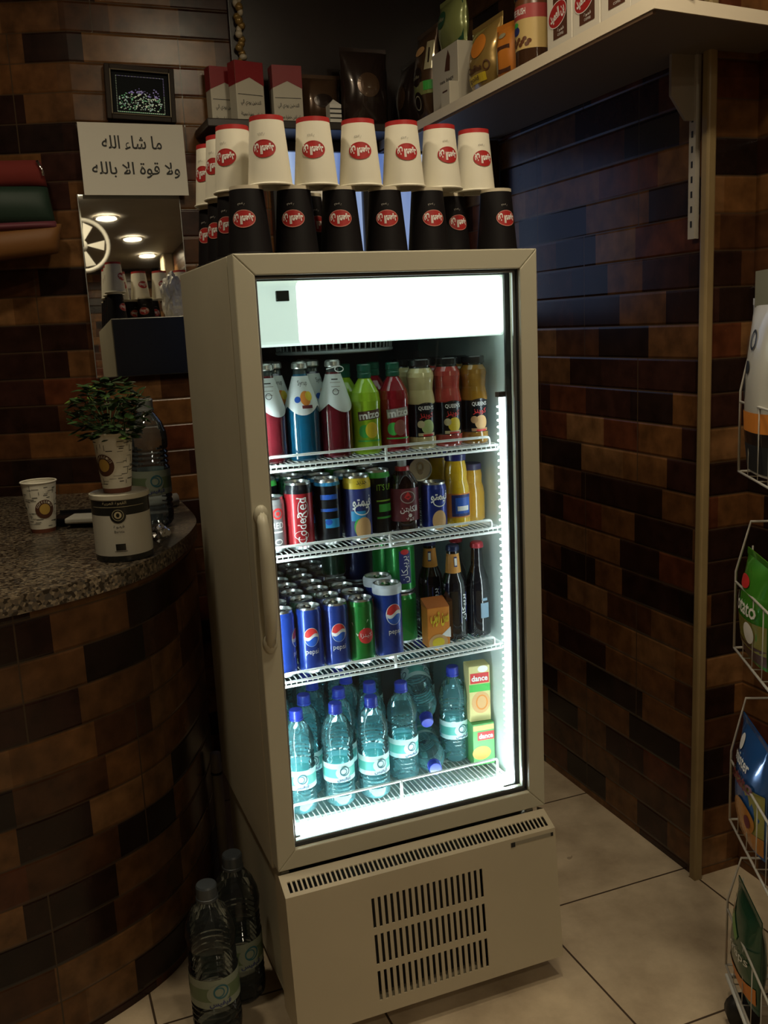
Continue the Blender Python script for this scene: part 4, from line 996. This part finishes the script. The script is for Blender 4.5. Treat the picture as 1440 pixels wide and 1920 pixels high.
for q in range(46): t = q/45; dot(-.066+.132*t, -.052, .0018, 1+(q % 2)); dot(-.066+.132*t, .046, .0011, 3 if q % 3 else 1)
for q in range(22): t = q/21; dot(-.067, -.05+.095*t, .0013, 1); dot(.067, -.05+.095*t, .0014, 3 if t > .5 else 1)
for q in range(230):
    x = rnd.uniform(-.060, .060); h_ = .018-.5*abs(x+.005)+(.02 if abs(x-.045) < .008 else 0); z = rnd.uniform(-.046, h_)
    c_ = 3 if (x > .02 and z > -.01) or z > .0 else rnd.choice([1, 1, 2, 4])
    dot(x, z, rnd.uniform(.0013, .0030), c_)
m.build('picture_face', [mat('picture_black', (.006, .008, .010), .6, 0, 0, spec=.1), mat('glitter_mint', (.75, 1, .9), .3), mat('glitter_green', (.10, .75, .38), .3), mat('glitter_violet', (.22, .18, .95), .3), mat('glitter_teal', (.5, .85, .95), .3)], pf)
pf.rotation_euler = (math.radians(-2), math.radians(2), 0)
# striped soft bag at the left
bag = thing('striped_bag', 'hanging soft bag with red, green and orange bands at the left end wall', 'bag', (-.372, 1.30, 1.645), math.radians(-6))
def pillow(w, d_, z0, z1, w2=None, tilt=0):
    m = MB(); n, k = 14, 5; w2 = w2 or w; vs = []; fs = []
    for j in range(k+1):
        t = j/k; z = z0+(z1-z0)*t; ww = w+(w2-w)*t; bul = .65+.35*math.sin(PI*t)
        for i in range(2*n):
            a = 2*PI*i/(2*n); cx = abs(math.cos(a))**.35*(1 if math.cos(a) >= 0 else -1); cy = abs(math.sin(a))**.6*(1 if math.sin(a) >= 0 else -1)
            vs.append((cx*ww/2, cy*d_/2*bul, z+tilt*cx))
    L = 2*n
    for j in range(k):
        for i in range(L): i2 = (i+1) % L; fs.append((j*L+i, j*L+i2, (j+1)*L+i2, (j+1)*L+i))
    fs += [tuple(range(L-1, -1, -1)), tuple(k*L+i for i in range(L))]
    m.add(vs, fs, 0, True); return m
pillow(.31, .09, .195, .262, .29, .004).build('red_band', mat('red_fabric', (.16, .016, .011), .9), bag)
pillow(.335, .10, .095, .195, .31).build('green_band', mat('green_fabric', (.010, .030, .018), .6), bag)
pillow(.355, .10, .075, .098, .335, .006).build('purple_trim', mat('purple_fabric', (.14, .03, .045), .6), bag)
pillow(.33, .10, .0, .078, .365, .018).build('orange_band', mat('orange_fabric', (.20, .08, .018), .6), bag)
m = MB(); m.tube([(-.03, .0, .26), (-.05, .02, .36), (-.09, .03, .44)], .008, 8); m.build('strap', mat('strap_grey', (.20, .17, .18), .5), bag)
m = MB(); m.tube([(.136, -.035, .262), (.146, -.037, .24), (.150, -.038, .222)], .004, 8); m.build('clip', chrome, bag)

# ledge over the window with cigarette packs and bags
lg = MB(); lg.box(.22, .81, B-.19, B-.004, 1.988, 2.011)
tag(lg.build('wall_ledge', mat('dark_ledge', (.022, .014, .011), .4), bevel=.003), 'dark ledge on the back wall above the blue window', 'ledge')
LT = 2.011
m = MB(); m.box(.345, 1.085, B-.016, B-.003, 2.04, CEIL-.004)
tag(m.build('dark_wall_panel', mat('dark_panel', (.020, .012, .010), .3), bevel=.002), 'dark brown panel covering the upper back wall behind the ledge', 'panel')
def pack(label, w=.090, dp=.045, h=.168):
    t = thing('cigarette_pack', label, 'cigarette pack', group='red and white packs on the ledge')
    b = MB(); b.box(-w/2, w/2, -dp/2, dp/2, 0, h, 0); b.build('carton_body', mat('pack_white', (.60, .56, .46), .5), t, bevel=.002)
    f = MB(); y = -dp/2-.0006; f.add([(-w/2, y, h*.62), (0, y, h*.74), (w/2, y, h*.62), (w/2, y, h), (-w/2, y, h)], [(0, 1, 2, 3, 4)], 0, False)
    f.add([(w/2+.0006, -dp/2, h*.62), (w/2+.0006, dp/2, h*.62), (w/2+.0006, dp/2, h), (w/2+.0006, -dp/2, h)], [(0, 1, 2, 3)], 0, False); f.add([(-w/2-.0006, -dp/2, h*.62), (-w/2-.0006, -dp/2, h), (-w/2-.0006, dp/2, h), (-w/2-.0006, dp/2, h*.62)], [(0, 1, 2, 3)], 0, False)
    f.build('red_lid', mat('pack_red', (.26, .012, .018), .45), t)
    f = MB()
    f.flat(rect(w*.88, .0016, 1), (0, y, h*.46), (1, 0, 0), (0, 0, 1), 0); f.flat(rect(w*.94, .0016, 1), (0, y, .004), (1, 0, 0), (0, 0, 1), 0)
    f.flat(text('التدخين يؤدي الى'.replace('ؤ', 'و').replace('ى', 'ي'), w*.72, .017, .01), (0, y, h*.325), (1, 0, 0), (0, 0, 1), 0); f.flat(text('امراض خطرة مميتة', w*.74, .014, .01), (0, y, h*.14), (1, 0, 0), (0, 0, 1), 0)
    f.build('warning_text', ink, t)
    return t
p1 = pack('red and white pack standing alone, right of its two neighbours'); place(p1, .482, B-.095, LT, -.02)
dup(p1, (.358, B-.115, LT), .22, 'red and white pack turned slightly, middle of the three on the ledge')
dup(p1, (.304, B-.045, LT), .10, 'red and white pack mostly hidden behind the middle one')
def pouch(name, label, cat, w, dp, h, mats, dec=(), group=None, seal=True):
    """filled foil pouch standing on its base; front looks to -y"""
    t = thing(name, label, cat, group=group)
    m = MB(); n, k = 12, 14; vs = []; fs = []
    for sgn in (-1, 1):
        for j in range(k+1):
            t_2 = j/k; pr_ = math.sin(PI*min(1, (t_2*.88+.10)))**.7 if t_2 < .98 else .0
            for i in range(n+1):
                s_ = -1+2*i/n; bul = dp/2*pr_*(1-abs(s_)**3)+.0008
                vs.append((s_*w/2*(1-.03*math.sin(3*PI*t_2)**2), sgn*bul, h*t_2))
    o2 = (n+1)*(k+1)
    for j in range(k):
        for i in range(n):
            a = j*(n+1)+i; fs.append((a, a+1, a+n+2, a+n+1)); fs.append((o2+a+n+1, o2+a+n+2, o2+a+1, o2+a))
    for j in range(k):
        a = j*(n+1); fs.append((a, a+n+1, o2+a+n+1, o2+a)); a += n; fs.append((o2+a, o2+a+n+1, a+n+1, a))
    m.add(vs, fs, 0, True)
    def bul(x, z):
        t_2 = z/h; s_ = max(-1, min(1, x/(w/2))); return dp/2*math.sin(PI*min(1, max(.0, t_2*.88+.10)))**.7*(1-abs(s_)**3)+.0008
    for sh, dx, dz, mi_, lay in dec:
        m.add([(x+dx, -bul(x+dx, z+dz)-.0010*lay-.0006, z+dz) for x, z in sh[0]], sh[1], mi_, False)
    m.build('pouch_body', mats, t)
    if seal:
        s2 = MB(); s2.box(-w/2, w/2, -.0012, .0012, h-.002, h+.010); s2.build('seal', mats[0], t)
    return t
foil_dk = mat('dark_foil', (.035, .022, .018), .22, .3, .5); foil_br = mat('brown_foil', (.10, .055, .03), .25, .3, .5)
def on_ledge(o, x, y, rz=0): return place(o, x, y, LT, rz)
g0 = pouch('coffee_bag', 'dark brown shiny bag on the ledge, right of the red and white packs', 'coffee bag', .13, .07, .15, [foil_br, foil_dk, peach_i], [(ell(.03, .02), 0, .08, 1, 1)]); on_ledge(g0, .60, B-.06, 0)
g1 = pouch('coffee_bag', 'blackish shiny bag on the ledge with a faint round emblem', 'coffee bag', .15, .08, .21, [foil_dk, foil_br], [(ell(.035, .035), .0, .11, 1, 1)]); on_ledge(g1, .715, B-.140, 0)
g2 = pouch('coffee_bag', 'dark flat bag standing at the back of the ledge between the shiny ones', 'coffee bag', .13, .07, .17, [foil_dk, grey_i], [(ell(.025, .03), .0, .09, 1, 1)]); on_ledge(g2, .735, B-.050, 0)
sb_ = MB(); sb_.box(-.018, .018, -.018, .018, 0, .05, 0)
for q in range(3): sb_.flat(rect(.036, .004, 1), (0, -.0185, .012+.013*q), (1, 0, 0), (0, 0, 1), 1)
sb_.add([(-.018, -.018, .05), (.018, -.018, .05), (.018, .018, .05), (-.018, .018, .05), (0, 0, .068)], [(0, 1, 4), (1, 2, 4), (2, 3, 4), (3, 0, 4)], 0, False)
o = tag(sb_.build('trinket_box', [mat('bright_white_card', (.8, .78, .72), .4), ink]), 'tiny white striped box with pointed top on the ledge', 'box'); o.location = (.605, B-.165, LT)
ga = thing('hanging_garland', 'gold and pale bead garland hanging down the wall left of the packs', 'garland', (.372, B-.03, 2.165))
m = MB(); rnd = random.Random(2)
for q in range(34): m.ball((.006*math.sin(q*1.9), .004*math.cos(q*2.3), .44-.0125*q), rnd.uniform(.007, .013), None, rnd.uniform(.008, .014), rnd.choice([0, 0, 1]), 8, 6)
m.build('beads', [mat('amber_bead', (.32, .20, .06), .25, .3), mat('pearl_bead', (.55, .48, .36), .3)], ga)
m = MB(); m.tube([(0, 0, .02), (0, 0, CEIL-2.165-.004)], .0015, 5); m.build('cord', ink, ga)
# post in the corner under the wall shelf
m = MB(); m.box(1.062, 1.096, 1.055, 1.089, 0, 1.956)
tag(m.build('wooden_post', mat('dark_brown_wood', (.045, .026, .017), .45, noise=.2, nscale=14), bevel=.003), 'dark brown upright post in the corner behind the cooler', 'post')

# ================================================================== WALL SHELF WITH GROCERIES
SX, SZ0, SZ1 = .80, 1.962, 1.988
sh = thing('wall_shelf', 'white wall shelf on the right wall, loaded with coffee packs', 'shelf', (0, 0, 0))
m = MB(); m.box(SX, XA-.003, YT, 1.10, SZ0, SZ1); m.box(SX, 1.09, -.09, YT, SZ0, SZ1)
m = MB(); m.prism([(SX, -.095), (1.225, -.045), (1.225, YT-.004), (XA-.003, YT-.004), (XA-.003, B-.03), (SX, B-.03)], SZ0, SZ1); m.build('shelf_board', mat('shelf_brown_shaded', (.13, .10, .075), .6), sh, bevel=.002)  # shade of the underside put into the board's dark brown
m = MB(); m.prism([(SX-.003, -.098), (1.228, -.048), (1.228, -.045), (SX, -.094), (SX, B-.031), (SX-.003, B-.031)], SZ0+.0015, SZ1+.0005); m.build('front_edge', mat('shelf_white', (.86, .76, .60), .4), sh)
m = MB(); m.prism([(SX-.001, -.09), (SX+.006, -.09), (SX+.006, B-.035), (SX-.001, B-.035)], SZ0-.006, SZ0); m.build('edge_strip', mat('brown_edge', (.12, .07, .04), .5), sh)
m = MB(); m.box(XA-.014, XA-.001, .139, .161, 1.575, SZ0); 
for q in range(11): m.box(XA-.0145, XA-.0138, .147, .153, 1.60+q*.032, 1.614+q*.032, 1)
m.build('slotted_rail', [mat('rail_white', (.50, .46, .40), .4), ink], sh)
m = MB(); m.prism([(XA-.014, SZ0), (XA-.014, SZ0-.135), (XA-.035, SZ0-.135), (XA-.075, SZ0-.085), (XA-.075, SZ0)], .146, .154, 'y'); m.build('bracket', mat('bracket_beige', (.26, .22, .17), .5), sh, bevel=.001)
def on_shelf(o, y, x=.86, rz=0, z=SZ1): return place(o, x, y, z, -PI/2+rz)     # front turned to the aisle (-x)
def box_item(name, label, cat, w, dp, h, mats, dec, group=None):
    t = thing(name, label, cat, group=group)
    b = MB(); b.box(-w/2, w/2, -dp/2, dp/2, 0, h, 0); b.build('box_body', mats, t, bevel=.0015)
    f = MB()
    for sh_, dx, dz, mi_, lay in dec: f.flat(sh_, (dx, -dp/2-.0005*lay, dz), (1, 0, 0), (0, 0, 1), mi_)
    f.build('printed_front', mats, t); return t
bx = box_item('coffee_box', 'white coffee box with brown panel, farthest back of the row of four', 'box', .100, .07, .20, [mat('box_white', (.78, .72, .62), .45), brown_i, red_c, white_i],
              [(rect(.056, .150, 1), .004, .102, 1, 1), (shift(ell(.036, .024), 0, 0, 1, .25), -.006, .076, 2, 2), (shift(ring_(.0375, .0255, .0016), 0, 0, 1, .25), -.006, .076, 3, 2.4), (shift(text('بن العميد', .058, .029, .04), 0, 0, 1, .25), -.006, .076, 3, 3), (text('قهوة', .026, .008), .006, .043, 3, 2), (text('COFFEE', .024, .005), .006, .034, 3, 2)], 'white coffee boxes on the wall shelf')
on_shelf(bx, .268, .858)
for y, lab in ((.164, 'white coffee box with red oval, second of the four on the shelf'), (.060, 'white coffee box, third of the four, cut by the picture top'), (-.040, 'white coffee box at the near end of the wall shelf')):
    dup(bx, (.858, y, SZ1), -PI/2, lab)
def jar(label):
    t = thing('coffee_jar', label, 'jar', group='jars of instant coffee on the wall shelf')
    pr = [(.040, 0, 0), (.044, .005, 0), (.044, .040, 1), (.044, .105, 2), (.044, .135, 3), (.042, .150, 3)]
    b = MB(); b.lathe(pr, seg=36); f = PI
    b.wrap(text('COFFEE RUSH', .062, .014, .02), .044, f-.1, .121, 4); b.wrap(ell(.014, .010), .044, f-.1, .082, 5); b.wrap(ell(.010, .0055), .044, f-.1, .095, 6)
    for q in range(14): b.wrap(ell(.006, .005, 10, 2), .044, f-.9+q*.13, .050+.006*(q % 3), 3, .0006)
    b.build('jar_body', [mat('coffee_glass', (.055, .024, .012), .12, 0, 1), mat('jar_label_yellow', (.62, .44, .17), .5), mat('jar_label_red', (.40, .05, .05), .5), mat('coffee_brown', (.14, .05, .02), .3), white_i, navy_i, green_i], t)
    b = MB(); b.lathe([(.0435, .150), (.0445, .153), (.0445, .182), (.042, .185), (0, .185)], seg=32); b.build('lid', mat('dark_jar_lid', (.02, .014, .012), .25, 0, .5), t)
    return t
j = jar('instant coffee jar with red band and yellow label, left of the coffee boxes'); place(j, .852, .425, SZ1)
dup(j, (.945, .395, SZ1), .9, 'second coffee jar, behind, squeezed between the front jar and the boxes')
tan_f = mat('golden_foil', (.42, .27, .08), .22, .35, .5); cream_f = mat('cream_foil', (.55, .50, .32), .25, .2, .4); grn_f = mat('greenish_foil', (.30, .34, .12), .28, .2, .4)
pj = [(rect(.09, .02, 8), 0, .038, 3, 1), (text('Coffee', .07, .016, .02), 0, .062, 1, 2), (ell(.034, .028), .012, .115, 2, 1), (ring_(.010, .012, .003), .050, .062, 1, 2), (text('gold', .05, .014), -.01, .038, 1, 2)]
pA = pouch('coffee_pouch', 'golden foil pouch with orange spot and dark lettering, on the shelf', 'coffee bag', .165, .08, .17, [tan_f, brown_i, orange_i, yellow_i], pj); on_shelf(pA, .672, .862)
pB = pouch('coffee_pouch', 'yellow-green pouch standing taller behind the golden one', 'coffee bag', .15, .07, .27, [grn_f, brown_i, cream_f, yellow_i], [(rect(.12, .06, 8), 0, .205, 2, 1), (ell(.008, .020), -.03, .205, 1, 2), (ell(.006, .012), .0, .198, 1, 2), (text('Delicious', .09, .018), 0, .250, 2, 2), (rect(.12, .014, 8), 0, .165, 3, 2)]); on_shelf(pB, .60, .955)
pC = pouch('coffee_pouch', 'small orange and dark brown pouch between golden pouch and jar', 'coffee bag', .09, .045, .125, [orange_i, brown_i, cream_f], [(rect(.045, .060, 6), .0, .050, 1, 1), (ell(.014, .006), -.01, .105, 2, 1), (ell(.012, .03), -.030, .05, 2, 1)]); on_shelf(pC, .530, .846, .2)
wb = box_item('tea_box', 'white box with a small brown figure, left of the golden pouch', 'box', .165, .07, .165, [mat('box_cream', (.60, .55, .45), .5), brown_i, ink],
              [(poly([(-.02, .0), (.012, -.004), (.016, .03), (.004, .05), (-.010, .028)]), .02, .105, 1, 1), (text('tea bags', .085, .012), .01, .080, 2, 1), (poly([(-.012, 0), (.014, 0), (.012, .03), (.002, .04), (-.008, .026)]), -.012, .020, 1, 1)]); on_shelf(wb, .868, .866)
lw = box_item('tea_box', 'small plain cream box in front of the taller white one', 'box', .055, .03, .062, [mat('box_cream', (.60, .55, .45), .5), brown_i], [(rect(.03, .004, 1), 0, .04, 1, 1)]); on_shelf(lw, .812, .818)
pD = pouch('coffee_pouch', 'green and cream pouch lying on top of the white box', 'coffee bag', .16, .06, .125, [grn_f, mat('dark_green_ink', (.02, .08, .04), .5), cream_f], [(rect(.035, .11, 4), .055, .060, 1, 1), (ell(.032, .022), -.02, .075, 1, 1), (text('coffee', .05, .012), -.02, .075, 2, 2)]); on_shelf(pD, .868, .862, 0, SZ1+.166)
pE = pouch('coffee_pouch', 'brown pouch with a round dark badge, left of the white box', 'coffee bag', .14, .075, .25, [foil_br, foil_dk, peach_i, cream_f, green_i, grn_f], [(rect(.12, .035, 8), 0, .095, 5, .5), (ell(.030, .030), -.004, .060, 1, 1), (ring_(.020, .02, .003), -.004, .060, 3, 2), (ell(.028, .026), .0, .13, 1, 1), (rect(.026, .075, 4), .050, .180, 3, 1), (rect(.004, .04, 1), .050, .180, 1, 2), (rect(.03, .025, 4), .048, .10, 4, 1), (ell(.03, .012), 0, .20, 2, 1), (text('coffee', .04, .010), -.004, .13, 3, 2)]); on_shelf(pE, 1.035, .86)
# the row goes on to the corner
pF = dup(g1, (.875, 1.200, SZ1), -PI/2, 'dark shiny pouch at the far corner end of the wall shelf')
# ================================================================== SNACK RACK AT THE RIGHT
RK = thing('snack_rack', 'white wire snack rack on black castors at the right, baskets full', 'rack', (.872, -.262, 0), math.atan2(-.89, -.45))
# local frame: x runs along the rack's front towards the viewer, y points to the aisle (-) / wall (+)
def wire(mb, *pts, r=.0024): mb.tube(pts, r, 6)
LW, DP = .42, .21
m = MB()
for x in (.02, LW-.02):
    for y in (.03+0, DP): pass
m.tube([(.015, DP, .03), (.015, DP, 1.62)], .008, 8); m.tube([(LW-.015, DP, .03), (LW-.015, DP, 1.62)], .008, 8)
m.tube([(.015, DP, .06), (.015, .0, .06), (LW-.015, .0, .06), (LW-.015, DP, .06)], .006, 8); m.tube([(.015, DP, 1.6), (LW-.015, DP, 1.6)], .006, 8)
m.build('frame', wire_w, RK)
for x in (.085, LW-.015):
    for y in (.012, DP):
        q = MB(); q.tube([(x-.014, y, .033), (x+.014, y, .033)], .033, 18); q.tube([(x, y, .03), (x, y, .062)], .007, 8); q.build('castor', black, RK)
levels = [(1.117, 1.247, 1.39), (.770, .903, 1.02), (.406, .534, .665), (.075, .205, .32)]
for zb_, zf, zt_ in levels:
    m = MB()
    # side loops: low at the front, rising to the back
    for x in (0, LW):
        wire(m, (x, .0, zb_), (x, .0, zf+.02), (x, .025, zt_), (x, DP, zt_)); wire(m, (x, DP, zt_), (x, DP, zb_), (x, 0, zb_)); wire(m, (x, .03, zb_), (x, .03, zf+.07), r=.0016)
    wire(m, (0, 0, zf), (LW, 0, zf)); wire(m, (0, 0, zb_), (LW, 0, zb_)); wire(m, (0, DP, zt_), (LW, DP, zt_))
    for q in range(1, 7): x = LW*q/7; wire(m, (x, DP, zb_), (x, 0, zb_), (x, 0, zf), r=.0014)
    for q in range(1, 4): y = DP*q/4; wire(m, (0, y, zb_), (LW, y, zb_), r=.0014)
    m.build('basket', mat('grey_wire', (.50, .47, .42), .45), RK)  # one even grey, duller than the frame wire
m = MB(); m.box(.01, LW, .018, .021, 1.395, 1.48); m.build('header_card', mat('olive_card', (.22, .21, .13), .6), RK)
RM = RK.matrix_basis.copy() if False else Matrix.Translation((.872, -.262, 0)) @ Matrix.Rotation(math.atan2(-.89, -.45), 4, 'Z')
def in_rack(o, lx, ly, z, rz=0, lean=0):
    p = RM @ Vector((lx, ly, z)); o.location = p; o.rotation_euler = (-lean, 0, math.atan2(-.89, -.45)+rz); return o
fw = mat('white_foil', (.62, .60, .55), .3, .1, .4); fg_ = mat('green_foil', (.07, .34, .03), .22, .25, .5); fb_ = mat('blue_foil', (.02, .11, .36), .22, .25, .5); fo = mat('orange_foil', (.52, .20, .03), .25, .2, .5); fs_ = mat('silver_foil', (.55, .56, .58), .2, .8)
fy = mat('olive_foil', (.34, .32, .08), .25, .2, .5)
s1 = pouch('chip_bag', 'white snack bag with black marks in the top basket, brown at its foot', 'snack bag', .15, .05, .30, [fw, ink, peach_i, foil_dk, orange_i],
           [(ell(.008, .020), -.045, .225, 1, 1), (ring_(.016, .018, .005), .0, .238, 1, 1), (ell(.012, .012), -.015, .190, 1, 1), (ell(.007, .022), -.030, .155, 1, 1), (ell(.012, .022), -.062, .165, 1, 1), (rect(.14, .035, 8), 0, .095, 4, 1), (rect(.14, .022, 8), 0, .066, 3, 1), (rect(.14, .05, 8), 0, .030, 1, 1)])
in_rack(s1, .072, .020, 1.123, 0, 0)
dup(s1, RM @ Vector((.26, .045, 1.123)), math.atan2(-.89, -.45), 'white snack bag with black marks, nearer one, out at the picture edge')
s2 = pouch('chip_bag', 'green snack bag with white lettering in the second basket', 'snack bag', .16, .055, .185, [fg_, white_i, fy, brown_i, red_i],
           [(rect(.15, .055, 10), 0, .055, 2, 1), (text('Potato', .11, .030, .02), .0, .105, 1, 2), (ell(.03, .012), -.02, .145, 4, 1), (rect(.15, .03, 10), 0, .022, 3, 1), (ell(.02, .02), .03, .06, 1, 2)])
in_rack(s2, .078, .022, .776)
s2b = pouch('chip_bag', 'olive green snack bag standing behind, rising above the green one', 'snack bag', .15, .07, .25, [fy, cream_f, brown_i], [(ell(.05, .03), 0, .18, 1, 1), (ell(.03, .02), .02, .13, 2, 1)]); in_rack(s2b, .10, .125, .776)
dup(s2, RM @ Vector((.27, .045, .776)), math.atan2(-.89, -.45), 'green snack bag nearer the viewer, out at the picture edge')
s3 = pouch('chip_bag', 'blue and yellow snack bag with purple lettering at the front of the third basket', 'snack bag', .17, .055, .215, [fb_, white_i, maroon_i, fy, fo],
           [(rect(.165, .085, 10), 0, .085, 3, 1), (ell(.045, .032), .02, .062, 4, 2), (rect(.165, .035, 10), 0, .024, 4, 1), (text('mister', .085, .022, .02), -.004, .160, 1, 2), (text('Potato', .12, .028, .03), .0, .130, 2, 3), (ell(.012, .016), -.03, .188, 1, 1), (ell(.010, .013), .045, .06, 2, 3)])
in_rack(s3, .083, .022, .412)
s3b = dup(s3, RM @ Vector((.11, .128, .49)), math.atan2(-.89, -.45), 'second blue snack bag standing higher behind the front blue one')
dup(s3, RM @ Vector((.285, .05, .412)), math.atan2(-.89, -.45), 'blue snack bag nearer the viewer, out at the picture edge')
s4 = pouch('chip_bag', 'dark green snack bag with an orange foot in the lowest basket', 'snack bag', .16, .055, .19, [mat('deep_green_foil', (.02, .09, .05), .25, .25, .5), fg_, orange_i, white_i, mat('pink_foil', (.45, .20, .16), .35)],
           [(rect(.15, .035, 8), .0, .035, 2, 1), (shift(rect(.07, .016, 6), 0, 0, 1, -.5), -.02, .135, 1, 1), (shift(rect(.04, .016, 4), 0, 0, 1, -.5), -.055, .155, 4, 1), (text('crisps', .08, .022), .02, .095, 3, 2)])
in_rack(s4, .079, .022, .081)
s4b = pouch('chip_bag', 'silver foil snack bag lying over the bags in the lowest basket', 'snack bag', .14, .06, .22, [fs_, maroon_i], [(ell(.02, .015), 0, .1, 1, 1)]); in_rack(s4b, .10, .13, .081)
dup(s4, RM @ Vector((.275, .055, .081)), math.atan2(-.89, -.45), 'dark green snack bag nearer the viewer in the lowest basket')

# ================================================================== FLOOR ITEMS BY THE COOLER
pet3 = clear('dusky_plastic', (.60, .66, .68), 1.42, .05, .10, (.10, .12, .13))
f1 = water('large water bottle on the floor, left of the two by the cooler', 1.5, pet3, F0+.3, 'large water bottles', mat('dusky_cap', (.05, .06, .07), .4), (mat('label_grey', (.24, .28, .22), .5), mat('label_olive', (.12, .17, .09), .5))); place(f1, -.128, .090, 0)
dup(f1, (-.056, .178, 0), .25, 'large water bottle on the floor, touching distance from the cooler side')
m = MB(); m.tube([(-.006, .575, 0), (-.006, .575, .385)], .0135, 16, 0); m.tube([(-.006, .575, .330), (-.006, .575, .336)], .0145, 16, 1)
tag(m.build('drain_pipe', [mat('pipe_white', (.42, .38, .30), .5), ink]), 'short white pipe standing behind the cooler near the counter', 'pipe')
# wall fan on the ceiling side, seen in the mirror
fan = thing('ceiling_fan', 'white round fan with dark gaps seen at the mirror left edge', 'fan', (.22, -3.0, 2.42), math.radians(5))
m = MB(); m.tube([(.18*math.cos(2*PI*k/36), 0, .18*math.sin(2*PI*k/36)) for k in range(36)], .016, 10, closed=True); m.build('guard_ring', mat('fan_white', (.62, .60, .54), .4), fan)
m = MB(); m.tube([(0, .02, 0), (0, -.03, 0)], .035, 16); m.build('hub', mat('fan_white', (.62, .60, .54), .4), fan)
for k in range(5):
    a = 2*PI*k/5; q = MB(); p = [(.03, -.10), (.15, -.26), (.16, .2), (.03, .10)]
    q.prism([(r*math.cos(a+w), r*math.sin(a+w)) for r, w in p], -.004, .004, 'y'); q.build('blade', mat('fan_white', (.62, .60, .54), .4), fan)
m = MB(); m.tube([(0, .03, .0), (0, .03, CEIL-2.42-.004)], .012, 10); m.build('bracket', mat('fan_white', (.62, .60, .54), .4), fan)
